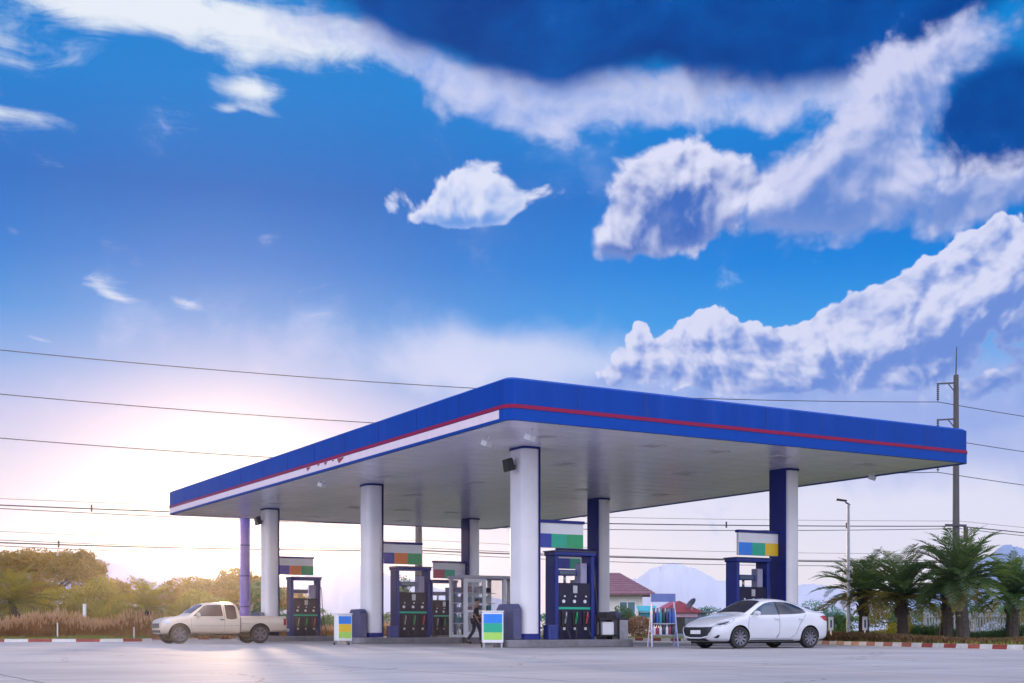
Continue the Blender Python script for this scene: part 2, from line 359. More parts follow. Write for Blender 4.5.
M['teal'] = mat('teal_green_panel', (.0,.42,.26), .4, var=.05)
M['lime'] = mat('lime_panel', (.40,.72,.12), .4, var=.05)
M['orange'] = mat('orange_panel', (.80,.20,.04), .4, var=.06)
M['yellow'] = mat('yellow_panel', (.85,.55,.02), .4, var=.06)
M['crimson'] = mat('crimson_panel', (.55,.05,.12), .4, var=.06)
M['glass'] = glassmat('clear_glass', (.30,.33,.38), .16, .02)
M['screen'] = mat('display_glass', (.03,.05,.09), .12, var=.2)
def mark(): return None
# ------------------------------------------------------------------ ground
def ground_mat():
    m = bpy.data.materials.new('open_ground'); m.use_nodes = True; T = NT(m.node_tree); b = m.node_tree.nodes['Principled BSDF']
    p = T.n('ShaderNodeTexCoord').outputs['Object']
    f = T.smooth(T.noise(p, .03, 6, .6), .35, .65); g = T.noise(p, 1.1, 6, .7)
    T.put(b.inputs['Base Color'], T.mix(T.smooth(g, .3, .7), T.mix(f, (.08,.10,.03,1), (.14,.12,.06,1)), T.mix(f, (.05,.075,.02,1), (.10,.095,.045,1))))
    b.inputs['Roughness'].default_value = .9; return m
def paving_mat():
    m = bpy.data.materials.new('forecourt_concrete'); m.use_nodes = True; T = NT(m.node_tree); b = m.node_tree.nodes['Principled BSDF']
    p = T.n('ShaderNodeTexCoord').outputs['Object']
    rot = T.n('ShaderNodeMapping'); T.put(rot.inputs[0], p); rot.inputs['Rotation'].default_value = (0, 0, -TH); q = rot.outputs[0]
    big = T.noise(q, .22, 5, .6); fine = T.noise(q, 9, 6, .7)
    mp = T.n('ShaderNodeMapping'); T.put(mp.inputs[0], q); mp.inputs['Scale'].default_value = (.12, 1.6, 1)
    streak = T.noise(mp.outputs[0], 1.0, 6, .65)
    c = T.mix(T.smooth(big, .32, .68), (.26,.253,.265,1), (.34,.332,.345,1))
    c = T.mix(T.math('MULTIPLY', T.smooth(streak, .48, .72), .55), c, (.48,.465,.49,1))
    c = T.mix(T.math('MULTIPLY', T.smooth(T.noise(q, .8, 7, .75), .56, .72), .5), c, (.20,.19,.21,1))
    c = T.mix(T.math('MULTIPLY', T.smooth(fine, .35, .75), .22), c, (.28,.27,.29,1))
    # expansion joints of the slabs
    sp = T.n('ShaderNodeSeparateXYZ'); T.put(sp.inputs[0], q)
    wob = T.math('MULTIPLY', T.math('SUBTRACT', T.noise(q, 1.5, 3), .5), .05)
    j = None
    for s_, per in ((sp.outputs[0], 5.0), (sp.outputs[1], 6.0)):
        t = T.math('ABSOLUTE', T.math('SUBTRACT', T.math('FRACT', T.math('DIVIDE', T.math('ADD', s_, wob), per)), .5))
        k = T.math('GREATER_THAN', T.math('MULTIPLY', .025, 1.0), T.math('MULTIPLY', t, per))
        j = k if j is None else T.math('MAXIMUM', j, k)
    v = T.n('ShaderNodeTexVoronoi', feature='DISTANCE_TO_EDGE'); v.inputs['Scale'].default_value = .16
    wv = T.n('ShaderNodeVectorMath', operation='ADD'); T.put(wv.inputs[0], q); nc = T.n('ShaderNodeTexNoise'); T.put(nc.inputs[0], q); nc.inputs['Scale'].default_value = .7; nc.inputs['Detail'].default_value = 5
    T.put(wv.inputs[1], nc.outputs['Color']); T.put(v.inputs['Vector'], wv.outputs[0])
    crack = T.math('MULTIPLY', T.math('LESS_THAN', v.outputs['Distance'], .0025), .55)
    j = T.math('MAXIMUM', T.math('MULTIPLY', j, .7), crack)
    c = T.mix(j, c, (.07,.065,.07,1))
    T.put(b.inputs['Base Color'], c)
    T.put(b.inputs['Roughness'], T.math('ADD', .58, T.math('MULTIPLY', T.math('ADD', fine, streak), .16)))
    b.inputs['Specular IOR Level'].default_value = .16
    bp = T.n('ShaderNodeBump'); bp.inputs['Strength'].default_value = .5; bp.inputs['Distance'].default_value = .03
    T.put(bp.inputs['Height'], T.math('ADD', T.math('MULTIPLY', fine, .25), T.math('ADD', T.math('MULTIPLY', big, .6), T.noise(q, 34, 4, .7)))); T.put(b.inputs['Normal'], bp.outputs[0])
    return m
tag(MB().add([(-505,-190,-.02),(505,-190,-.02),(505,510,-.02),(-505,510,-.02)], [(0,1,2,3)]).build('ground', ground_mat()), kind='structure')
tag(MB().add([(-140,-120,0),(140,-120,0),(140,88,0),(-140,88,0)], [(0,1,2,3)]).build('forecourt', paving_mat()), kind='structure')
# ---- verges with red and white kerbs
KERB_R = [(27,16),(20.5,24),(16.4,30.6)] + [tuple(at(px, d)[:2]) for px, d in ((1024,34.8),(960,37.6),(915,40),(870,43),(826,46.6),(770,51.5),(712,57.5))] + [tuple(st(19.3, u)[:2]) for u in (20.5, 27, 34)] + [tuple(st(17.5, 38)[:2]), tuple(st(9, 38.5)[:2]), tuple(st(-1, 38.5)[:2])]
KERB_L = [(-95,53.5),(-60,54.2),(-30,55),(-19.5,55.6),(-16.6,57.2),(-16.9,59.5),(-20,66.5)] + [tuple(st(-3, 38.5)[:2])]
def spline(pts, n=12):
    out = []
    P = [Vector(p).to_2d() for p in pts]
    for i in range(len(P)-1):
        a = P[max(i-1,0)]; b = P[i]; c = P[i+1]; d = P[min(i+2,len(P)-1)]
        for k in range(n):
            t = k/n
            out.append(.5*((2*b)+(-a+c)*t+(2*a-5*b+4*c-d)*t*t+(-a+3*b-3*c+d)*t**3))
    out.append(P[-1]); return out
def resample(pts, step):
    out = [pts[0].copy()]; acc = 0
    for a, b in zip(pts, pts[1:]):
        L = (b-a).length; pos = 0
        while acc+L-pos >= step and L > 1e-6:
            pos += step-acc; acc = 0; out.append(a.lerp(b, min(1, pos/L)))
        acc += L-pos
    return out
kerb_red = mat('kerb_red_paint', (.27,.04,.03), .6, var=.2, scale=4, dirt=((.16,.12,.11), .6))
kerb_white = mat('kerb_white_paint', (.58,.57,.56), .6, var=.08, scale=4, dirt=((.30,.28,.26), .6))
kerb_edge = {}
def kerb(pts, step, side, h=.13):
    P = resample(spline(pts), step); kerb_edge[side] = P
    mb = MB()
    for i in range(len(P)-1):
        mb.mi = i % 2; a, b = P[i], P[i+1]; t = (b-a).normalized(); n = Vector((t.y, -t.x))*side*.16
        g = t*.006; a = a+g; b = b-g
        q = [a, b, b+n*.75, a+n*.75]; q2 = [a-n*.18, b-n*.18]
        mb.add([(a.x-n.x*.15,a.y-n.y*.15,-.01),(b.x-n.x*.15,b.y-n.y*.15,-.01),(b.x,b.y,h),(a.x,a.y,h),(b.x+n.x,b.y+n.y,h),(a.x+n.x,a.y+n.y,h),(b.x+n.x,b.y+n.y,-.01),(a.x+n.x,a.y+n.y,-.01)],
               [(0,1,2,3),(3,2,4,5),(5,4,6,7),(0,3,5,7),(1,6,4,2)])
    return tag(mb.build('kerb', [kerb_red, kerb_white]), kind='structure')
kerb(KERB_R, .62, 1); kerb(KERB_L, 1.0, -1)
def grass_mat(): 
    m = mat('verge_turf', (.085,.105,.025), .95, var=.35, scale=1.5, bump=.6, bscale=20, dirt=((.16,.13,.05), .8)); return m
turf = grass_mat()
def in_poly(x, y, P):
    c = False; j = len(P)-1
    for i in range(len(P)):
        if (P[i][1] > y) != (P[j][1] > y) and x < (P[j][0]-P[i][0])*(y-P[i][1])/(P[j][1]-P[i][1])+P[i][0]: c = not c
        j = i
    return c
vr = [tuple(p) for p in kerb_edge[1]]; vl = [tuple(p) for p in kerb_edge[-1]]
VR = vr + [(-14.8,78),(-14.8,87),(130,87),(130,10)]; VL = vl + [(-17,78),(-17,87),(-130,87),(-130,53)]
for P in (VR, VL):
    me = MB().add([(x,y,.105) for x, y in P], [tuple(range(len(P)))])
    tag(me.build('verge', turf), kind='structure')
# ---- hills beyond, distance haze painted into their pale colours
def hills(name, prof, d, col, depth=50):
    mb = MB(); n = len(prof); xs = []
    P = []
    for i in range(n-1):
        for k in range(8):
            t = k/8; P.append((prof[i][0]+(prof[i+1][0]-prof[i][0])*t, prof[i][1]+(prof[i+1][1]-prof[i][1])*(t*t*(3-2*t))))
    P.append(prof[-1]); rows = 10
    vs = []; fs = []; rnd = random.Random(3)
    for j in range(rows+1):
        f = j/rows
        for px, py in P:
            y = d + (f-.5)*depth; z = zz(py, d)*math.sin(math.pi*min(1, f*1.0))**.8
            z = max(-.5, z*(1+.10*(rnd.random()-.5)*(f != .5)) - (.6 if f in (0, 1) else 0))
            if j == rows//2: z = zz(py, d)+rnd.uniform(-.25, .25)
            vs.append(((px-512)/F*d*(1+(f-.5)*.05), y, z))
    k = len(P)
    for j in range(rows):
        for i in range(k-1): fs.append((j*k+i, j*k+i+1, (j+1)*k+i+1, (j+1)*k+i))
    mb.add(vs, fs)
    return tag(mb.build(name, mat(name+'_hazed_cover', col, .95, var=.10, scale=.03), smooth=True), kind='structure')
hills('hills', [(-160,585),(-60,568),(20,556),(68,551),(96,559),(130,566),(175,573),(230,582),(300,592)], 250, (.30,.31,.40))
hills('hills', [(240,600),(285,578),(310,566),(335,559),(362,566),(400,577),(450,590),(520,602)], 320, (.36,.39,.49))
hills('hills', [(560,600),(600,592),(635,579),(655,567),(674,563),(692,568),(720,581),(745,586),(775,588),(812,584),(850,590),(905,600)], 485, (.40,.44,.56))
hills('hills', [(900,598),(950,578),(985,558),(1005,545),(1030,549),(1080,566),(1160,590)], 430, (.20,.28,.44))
# ------------------------------------------------------------------ canopy (local x = across v, y = along u)
H0, H1, LU, LV = 6.184, 7.315, 33.3, 18.08
CU = [4.66, 16.28, 27.9]; CV = [3.3, 13.99]
can = thing('petrol_station_canopy', 'huge flat blue and white canopy on six columns over the pumps', 'canopy', st(0,0), TH)
def rrect(x0, x1, y0, y1, r, n=6):
    pts = []
    for cx, cy, a0 in ((x1-r,y0+r,-90),(x1-r,y1-r,0),(x0+r,y1-r,90),(x0+r,y0+r,180)):
        for k in range(n+1):
            a = R(a0+90*k/n); pts.append((cx+r*math.cos(a), cy+r*math.sin(a)))
    return pts
def ring_band(name, off, z0, z1, m, r=.34, lip=0, bev=0):
    P = rrect(-off, LV+off, -off, LU+off, r+off); Q = rrect(-off+.12, LV+off-.12, -off+.12, LU+off-.12, max(.05, r+off-.12))
    n = len(P); mb = MB()
    vs = [(x,y,z0) for x,y in P]+[(x,y,z1-lip) for x,y in P]+([(x+(0),y,z1) for x,y in Q])+[(x,y,z0) for x,y in Q]
    fs = []
    for i in range(n):
        j = (i+1) % n
        fs += [(i,j,n+j,n+i),(n+i,n+j,2*n+j,2*n+i),(2*n+i,2*n+j,3*n+j,3*n+i),(3*n+i,3*n+j,j,i)]
    return mb.add(vs, fs).build(name, m, can, smooth=35)
ring_band('fascia', 0, H0+.40, H1, M['blue'], lip=.07)
ring_band('red_stripe', .03, H0+.29, H0+.392, M['red'])
ring_band('lower_trim', .012, H0-.03, H0+.29, mat('lower_trim_blue', (.0,.05,.32), .45, var=.08, spec=.12))
MB().box(-.022, .05, .45, LU-.3, H0+.04, H0+.275).build('pale_band', mat('pale_band_paint', (.74,.62,.68), .4, var=.06), can)
mb = MB().prism_z(rrect(.1, LV-.1, .1, LU-.1, .4), H0, H0+.1); mb.build('soffit', M['soffit'], can)
mb = MB()
for i in range(1, 30):
    y = LU*i/30; mb.box(.15, LV-.15, y-.006, y+.006, H0-.004, H0+.002)
mb.build('soffit_seams', mat('soffit_seam', (.76,.73,.84), .5), can)
MB().prism_z(rrect(.14, LV-.14, .14, LU-.14, .4), H1-.2, H1-.12).build('roof_deck', M['grey_metal'], can)
# panel joints of the fascia
jm = mat('joint_dark_blue', (.001,.014,.13), .5)
for i in range(1, 12): y = LU*i/12; MB().box(-.006, .01, y-.012, y+.012, H0+.42, H1-.09).build('panel_joint', jm, can)
for i in range(1, 8): x = LV*i/8; MB().box(x-.012, x+.012, -.006, .01, H0+.42, H1-.09).build('panel_joint', jm, can)
# what is left of the lettering on the pale lower edge of the long side
for y0, w, h in ((11.1,.62,.17),(11.95,.22,.05),(12.6,.3,.10),(13.3,.25,.06),(14.2,.42,.13)):
    mb = MB().prism([(y0,H0+.255),(y0+w*.3,H0+.26),(y0+w,H0+.265),(y0+w*.75,H0+.26-h),(y0+w*.35,H0+.26-h*.6)], Matrix(((0,0,.008,-.030),(1,0,0,0),(0,1,0,0),(0,0,0,1))))
    mb.build('lettering_remnant', M['dark_red'], can)
# ceiling lights: square recessed frames with diffusers, some floodlights
frm = MB().box(-.32,.32,-.32,.32,-.014,-.002).mesh('downlight', M['white'])
dif = MB().box(-.26,.26,-.26,.26,-.020,-.0142).mesh('diffuser', mat('light_diffuser', (.55,.53,.58), .3))
for u in (2.2, 7.2, 13.6, 19.0, 25.2, 30.8):
    for v in (2.6, 6.4, 8.9, 11.5, 15.3):
        if v in (6.4, 11.5) or u in (2.2, 13.6, 25.2):
            o = link('downlight', frm, can); o.location = (v, u, H0); q = link('diffuser', dif, o)
for v, u in ((1.0,2.8),(1.5,1.2),(.9,15.2),(16.9,3.2)):
    m = MB(); m.tube([(0,0,0),(0,0,-.18)], .03, 8); m.xf(Matrix()); m.box(-.16,.16,-.1,.1,-.34,-.18)
    o = m.build('floodlight', M['white'], can, bevel=.02); o.location = (v, u, H0); o.rotation_euler = (R(20), 0, R(30))
# columns: white outside with a rounded outer end, navy on the inner flank
def column(u, v, out):
    su, sv, r = .95, .66, .22
    def sec(x0, x1, y0, y1, r): return rrect(x0, x1, y0, y1, r, 5)
    x0, x1 = (-sv/2, sv/2-.015) if out < 0 else (-sv/2+.015, sv/2)
    body = MB().prism_z(sec(x0, x1, -su/2, su/2, r), .3, H0+.02).build('column', M['white_panel'], can, smooth=40)
    body.location = (v, u, 0)
    fx0, fx1 = (sv/2-.035, sv/2) if out < 0 else (-sv/2, -sv/2+.035)
    MB().prism_z(rrect(fx0, fx1, -su/2+.05, su/2-.05, .012), .3, H0+.01).build('navy_flank', M['navy'], body, smooth=40)
    MB().prism_z(rrect(-sv/2-.03, sv/2+.03, -su/2-.03, su/2+.03, .2), .245, .42).build('base_skirting', M['navy'], body, smooth=40)
    MB().prism_z(rrect(-sv/2-.02, sv/2+.02, -su/2-.02, su/2+.02, .2), H0-.07, H0-.002).build('top_collar', M['navy'], body, smooth=40)
for u in CU:
    for i, v in enumerate(CV): column(u, v, -1 if i == 0 else 1)
# ------------------------------------------------------------------ pump islands
ROW = ['front row', 'middle row', 'back row']
isl_mb = MB().prism_z(rrect(-2.33, 2.33, -.72, .72, .35), 0, .235); isl_me = isl_mb.mesh('pump_island', M['concrete'], 40)
for r, u in enumerate(CU):
    for i, v in enumerate((4.75, 12.54)):
        o = link('pump_island', isl_me, None, .02); o.location = st(v, u); o.rotation_euler = (0,0,TH)
        tag(o, f"raised grey concrete island under the {['left','right'][i]} column and pump of the {ROW[r]}", 'pump island', 'concrete pump islands')
o = MB().prism_z(rrect(-1.52, 1.52, -.72, .72, .06), 0, .232).build('booth_plinth', M['concrete'], bevel=.02); o.location = st(8.645, CU[1]); o.rotation_euler = (0,0,TH)
tag(o, 'raised concrete plinth under the white glass booth between two islands', 'plinth')
# ------------------------------------------------------------------ fuel dispensers (local: front = -y, stands on z 0)
btn = mat('button_white', (.75,.75,.80), .4); pump_dark = mat('pump_dark_face', (.010,.011,.04), .4, var=.25, spec=.25, scale=4)
pump_blue = mat('pump_blue_casing', (.008,.026,.20), .4, var=.12, scale=2, spec=.3)
pump_red = mat('pump_maroon_face', (.05,.018,.035), .4, var=.25, scale=4)
hose_m = mat('hose_black', (.012,.012,.016), .5)
pale_box = mat('pale_lilac_box', (.30,.29,.42), .4)
def make_dispenser(label):
    W, D, Ht = .74, .30, 2.76
    t = thing('fuel_dispenser', label, 'fuel pump', (0,0,0), 0, 'fuel pumps on the islands')
    MB().box(-W+.13, W-.13, -D+.04, D-.04, 0, 1.78).build('cabinet', pump_dark, t, bevel=.015)
    for s in (-1, 1):
        u_ = MB().box(s*W-.13*(s > 0), s*W+.13*(s < 0), -D, D, 0, 2.64).build('upright', pump_blue, t, bevel=.02)
    tb = MB().box(-W-.03, W+.03, -D-.04, D+.04, 2.64, Ht).build('top_beam', pump_blue, t, bevel=.02)
    MB().box(-W-.05, W+.05, -D-.06, D+.06, Ht, Ht+.035).build('top_trim', M['dark_metal'], tb)
    hd = MB().box(-.56, .16, -.17, .17, 2.02, 2.20); hd = hd.build('display_shelf', M['navy'], t, bevel=.01)
    for s in (-1, 1):
        MB().box(-.50, .10, s*.175-.006, s*.175+.006, 2.05, 2.17).build('screen', M['screen'], hd)
    MB().tube([(-.2,0,1.78),(-.2,0,2.03)], .045, 10).build('display_post', M['grey_metal'], t, smooth=True)
    MB().box(.30, .54, -.16, .16, 1.78, 2.42).build('column_box', pale_box, t, bevel=.01)
    for s in (-1, 1):
        f = MB().box(-W+.15, W-.15, s*(D-.03)-.012, s*(D-.03)+.012, .95, 1.02).build('green_strip', M['teal'], t)
        MB().box(-.06, .10, s*(D-.03)-.012, s*(D-.03)+.012, 1.46, 1.70).build('keypad', M['grey_metal'], t, bevel=.005)
        for k, x in enumerate((-.40, 0, .40)):
            h = MB().box(x-.09, x+.09, s*(D-.02)-.03, s*(D-.02)+.03, .42, .90).build('nozzle_boot', M['black'], t, bevel=.01)
            nz = MB(); nz.tube([(x,s*(D+.03),.50),(x+.01,s*(D+.08),.72),(x+.05,s*(D+.05),.86)], [.022,.03,.02], 8); nz.bar((x,s*(D+.04),.62),(x,s*(D+.13),.74),.03,.05)
            nz.build('nozzle', [M['grey_metal'], M['green'], M['crimson']][k], h, smooth=40)
            pts = []
            for q in range(15):
                a = q/14; pts.append((x+.02+.10*math.sin(a*math.pi)*(1 if k != 1 else -1), s*(D+.05+.14*math.sin(a*math.pi)), .50-.46*math.sin(a*math.pi)**.7 if a < .5 else .04+(.3)*(2*a-1)**2))
            MB().tube(pts, .019, 7).build('hose', hose_m, h, smooth=True)
            MB().tube([(x-.02,s*(D-.03),1.20),(x-.02,s*(D+.0),1.20)], .055, 10).build('button', btn, t, smooth=40)
            MB().tube([(x+.02,s*(D-.03),1.36),(x+.02,s*(D+.0),1.36)], .03, 8).build('button', btn, t, smooth=40)
            MB().box(x-.03, x+.05, s*(D-.03)-.012, s*(D-.03)+.012, .30, .38).build('sticker', btn, t)
    # long hose hanging from the top along one upright
    pts = [(W+.03,-.1,2.35),(W+.10,-.14,2.2),(W+.12,-.2,1.4),(W+.18,-.26,.7),(W+.30,-.3,.18),(W+.24,-.34,.05),(W+.08,-.3,.10),(W+.04,-.25,.9)]
    P = []
    for i in range(len(pts)-1):
        for k in range(5):
            a = [Vector(pts[max(0,min(len(pts)-1,i+j))]) for j in (-1,0,1,2)]; q = k/5
            P.append(.5*(2*a[1]+(a[2]-a[0])*q+(2*a[0]-5*a[1]+4*a[2]-a[3])*q*q+(-a[0]+3*a[1]-3*a[2]+a[3])*q**3))
    MB().tube(P, .02, 7).build('long_hose', hose_m, t, smooth=True)
    return t
DL = [['tall dark blue fuel pump with three nozzles, right of the nearest white column', 'blue fuel pump behind the white sedan beside the right navy flanked column'],
      ['dark fuel pump beside the column behind the small blue and yellow bin', 'fuel pump in the middle row standing behind the nearest tall pump'],
      ['fuel pump in the back row next to the tail of the beige pickup truck', 'half hidden fuel pump in the back row just left of the white glass booth']]
d0 = make_dispenser(DL[0][0]); first = True
for r, u in enumerate(CU):
    for i, v in enumerate((4.98, 12.31)):
        if first: d0.location = st(v, u, .235); d0.rotation_euler = (0,0,TH); first = False
        else: dup(d0, st(v, u, .235), TH, DL[r][i])
# ------------------------------------------------------------------ price boards fixed to the columns
def price_board(v0, v1, u, cols, label):
    t = thing('price_board', label, 'price board', st((v0+v1)/2, u, 0), TH, 'colour striped boards on the columns')
    w = (v1-v0)/2; b = .06
    MB().box(-w, w, -b, b, 3.12, 3.90).build('board', M['white'], t, bevel=.008)
    MB().box(-w-.02, w+.02, -b-.05, b+.05, 3.90, 3.99).build('top_rail', M['navy'], t)
    n = len(cols)
    for s in (-1, 1):
        for k, c in enumerate(cols):
            x0 = -w+.01+(2*w-.02)*k/n; x1 = -w+.01+(2*w-.02)*(k+1)/n
            MB().box(x0+.002, x1-.002, s*(b+.004)-.004, s*(b+.004)+.004, 3.13, 3.56).build(c+'_panel', M[c], t)
    return t
M['deep_blue'] = mat('deep_blue_panel', (.015,.04,.40), .4)
price_board(3.64, 5.45, 4.66, ['deep_blue','teal','green'], 'price board in blue and two greens on the nearest white column')
price_board(11.85, 13.65, 4.66, ['sky_blue','teal','yellow'], 'price board in blue, green and yellow above the white sedan')
price_board(3.64, 5.45, 16.28, ['deep_blue','orange','green'], 'price board in blue, orange and green on the middle left column')
price_board(11.85, 13.65, 16.28, ['deep_blue','teal','green'], 'price board half hidden behind the board of the nearest column')
price_board(3.64, 5.45, 27.9, ['purple','orange','green'], 'price board in violet, orange and green on the far left column above the pickup tail')
price_board(11.85, 13.65, 27.9, ['crimson','teal','pale_stripe'], 'price board in red, green and white left of the white booth')
# ------------------------------------------------------------------ island furniture
def end_guard(v, u, label, h=1.1):
    t = MB().prism_x([(-.55,0),(.55,0),(.55,h*.86),(.40,h),(-.40,h),(-.55,h*.86)], -.13, .16).build('end_guard', mat('guard_grey_blue', (.06,.065,.16), .4, var=.15), bevel=.03)
    t.location = st(v, u, .235); t.rotation_euler = (0,0,TH); return tag(t, label, 'guard', 'dark guards at the island ends')
end_guard(2.72, 4.66, 'dark blue guard panel between the green bin and the nearest column')
end_guard(2.72, 16.28, 'dark guard panel between the small bin and the middle left column')
end_guard(2.72, 27.9, 'dark guard panel at the island end behind the pickup bed')
for r, u in enumerate(CU): end_guard(14.62, u, f"dark guard panel at the right end of the {ROW[r]} of islands")
def wheeled_bin(loc, rz, s, label, c3):
    t = thing('wheeled_bin', label, 'bin', loc, rz, 'colour banded bins at the island ends')
    W, D = .31*s, .2
    MB().box(-W, W, -D, D, .14, 1.08).build('body', M['white'], t, bevel=.03)
    for k, c in enumerate(c3):
        z1 = 1.02-.28*k; MB().box(-W+.04, W-.04, -D-.008, -D+.004, z1-.275 if k < 2 else .24, z1).build(c+'_band', M[c], t)
    for sx in (-1, 1):
        MB().bar((sx*(W-.05),-D+.05,0.0),(sx*(W-.05),-D+.05,.15),.05).build('leg', M['grey_metal'], t)
        l = MB().bar((sx*(W-.05),D-.05,0.0),(sx*(W-.05),D-.05,.15),.05).build('leg', M['grey_metal'], t)
        MB().lathe([(.05,-.02),(.05,.02)], Matrix.Translation((sx*(W-.0),D-.05,.05)) @ Matrix.Rotation(R(90),4,'Y'), 10).build('caster', M['rubber'], l)
    MB().box(-W-.015, W+.015, -D-.015, D+.015, 1.08, 1.12).build('lid', M['white'], t, bevel=.012)
    return t
p = at(492.5, 38.9); wheeled_bin(p, R(4), 1.04, 'white bin with blue, green and lime bands by the walking person', ['sky_blue','teal','lime'])
p = at(343, 45.2); wheeled_bin(p, R(28), .88, 'smaller bin with blue and yellow bands beside the middle left column', ['sky_blue','yellow','lime'])
# stand with a hose, bins and boxes right of the nearest pump
t = thing('service_table', 'black metal frame table beside the nearest fuel pump', 'table', st(6.18, 4.45, .235), TH)
for sx in (-1, 1):
    for sy in (-1, 1): MB().bar((sx*.36,sy*.25,0),(sx*.36,sy*.25,.62),.05).build('leg', M['black'], t)
MB().box(-.40,.40,-.29,.29,.62,.68).build('table_top', M['black'], t); MB().box(-.36,.36,-.26,.26,.10,.14).build('lower_shelf', M['black'], t)
o = MB().box(-.22,.22,-.16,.16,0,.42).build('box', M['white'], bevel=.02); o.location = st(6.18,4.42,.375); o.rotation_euler = (0,0,TH); tag(o, 'pale box on the lower shelf of the black frame table', 'box')
o = MB().prism_y([(-.2,0),(.2,0),(.2,.66),(-.05,.88),(-.2,.88)], -.28, .28).build('air_unit', M['black'], bevel=.02); o.location = st(6.62,5.0,.235); o.rotation_euler = (0,0,TH); tag(o, 'black slant topped machine behind the grey litter bin', 'machine')
t = thing('litter_bin', 'grey metal litter bin with a dark lid at the end of the front island', 'litter bin', st(6.74,4.4,.235), TH)
MB().prism_z(rrect(-.2,.2,-.2,.2,.06), 0, .62).build('body', M['grey_metal'], t, smooth=40); MB().prism_z(rrect(-.23,.23,-.23,.23,.07), .622, .70).build('lid', M['dark_metal'], t, smooth=40, bevel=.02)
o = MB().prism_z(rrect(-.18,.18,-.18,.18,.04), 0, .46).build('bucket_box', mat('box_blue', (.012,.03,.20), .4), bevel=.02); o.location = st(4.02,4.28,.235); o.rotation_euler = (0,0,TH); tag(o, 'low blue box between the nearest column and its pump', 'box', 'low blue boxes by the pumps')
o2 = o.copy(); COL.objects.link(o2); o2.location = st(4.02,15.9,.235); o2['label'] = 'low blue box between the middle left column and its pump'
# loudspeaker on the nearest column
t = thing('loudspeaker', 'black loudspeaker high on the left side of the nearest column', 'loudspeaker', st(2.97,4.66,5.62), TH)
MB().bar((.06,0,.0),(-.16,0,.0),.05).build('bracket', M['dark_metal'], t)
b = MB().prism_y([(-.16,-.18),(.12,-.18),(.12,.2),(-.10,.2)], -.15, .15).xf(Matrix.Translation((-.24,0,0)) @ Matrix.Rotation(R(-18),4,'Y')).build('speaker_case', M['black'], t, bevel=.02)
t = thing('loudspeaker', 'small grey loudspeaker high on the far left column', 'loudspeaker', st(2.97,27.9,5.6), TH)
MB().bar((.06,0,.0),(-.16,0,.0),.05).build('bracket', M['dark_metal'], t)
MB().prism_y([(-.16,-.18),(.12,-.18),(.12,.2),(-.10,.2)], -.15, .15).xf(Matrix.Translation((-.24,0,0)) @ Matrix.Rotation(R(-18),4,'Y')).build('speaker_case', M['dark_metal'], t, bevel=.02)
# ------------------------------------------------------------------ glass booth on the middle row
t = thing('glass_booth', 'white framed glass booth with shelves behind the walking person', 'booth', st(7.55, CU[1], .232), TH)
W0, W1, Dp, Hb = -.42, 2.30, .62, 2.36
fr = M['white']
for x in (W0, .42, 1.36, W1):
    for y in (-Dp, Dp): MB().box(x-.065, x+.065, y-.065, y+.065, 0, Hb).build('post', fr, t)
MB().box(W0-.12, W1+.12, -Dp-.12, Dp+.12, Hb, Hb+.13).build('roof', mat('booth_roof_grey', (.46,.44,.50), .5), t, bevel=.015)
MB().box(W0-.02, W1+.02, -Dp-.02, Dp+.02, .0, .10).build('base', fr, t)
m = MB()
m.box(W0+.05,.37,-Dp-.05,-Dp+.03,2.22,2.36); m.box(W0+.05,.37,-Dp-.05,-Dp+.03,1.0,1.10); m.box(W0+.05,.37,-Dp-.05,-Dp+.03,.10,.22); m.build('door_frame', fr, t)
for x0, x1, z0, z1, y in ((W0+.05,.37,.18,1.02,-Dp),(W0+.05,.37,1.08,2.26,-Dp),(.47,1.31,1.0,2.36,Dp),(1.41,W1-.05,1.1,2.36,-Dp),(1.41,W1-.05,1.1,2.36,Dp)):
    MB().box(x0, x1, y-.006, y+.006, z0, z1).build('glass_pane', M['glass'], t)
for x in (W0, W1): MB().box(x-.006, x+.006, -Dp+.05, Dp-.05, .2, Hb-.05).build('glass_pane', M['glass'], t)
MB().box(.47,1.31,-Dp-.01,-Dp+.03,.10,.98).build('lower_panel', M['sky_blue'], t); MB().box(1.41,W1-.05,-Dp-.01,-Dp+.03,.10,1.1).build('lower_panel', M['white'], t)
MB().box(1.41,W1-.05,Dp-.03,Dp+.01,.10,1.1).build('lower_panel', M['white'], t)
for z in (.55,.98,1.38,1.78): MB().box(W0+.06, 1.30, .0, Dp-.05, z, z+.03).build('shelf', fr, t)
MB().box(1.36,W1,-Dp-.2,-Dp+.3,1.08,1.14).build('counter', M['white'], t)
rnd = random.Random(9)
goods = [mat('carton_%d' % i, c, .5, var=.2) for i, c in enumerate(((.35,.06,.08),(.10,.12,.30),(.5,.42,.35),(.06,.25,.3),(.6,.6,.62),(.05,.05,.07)))]
gm = [MB().box(-.09,.09,-.11,.11,0,.28).mesh('carton', g) for g in goods]; gn = ['red','dark blue','tan','teal','pale','black']
for z in (.58,1.01,1.41,1.81):
    for x in (-.26,-.02,.22,.62,.86,1.1):
        k = rnd.randrange(6); o = link('carton', gm[k]); o.location = t.matrix_basis @ Vector((0,0,0)); o.location = st(7.55+x, CU[1]+.3, .232+z); o.rotation_euler = (0,0,TH+rnd.uniform(-.15,.15)); o.scale = (1,1,rnd.uniform(.7,1.15))
        tag(o, f'{gn[k]} carton standing on a shelf of the white glass booth', 'carton', f'{gn[k]} cartons on the booth shelves')
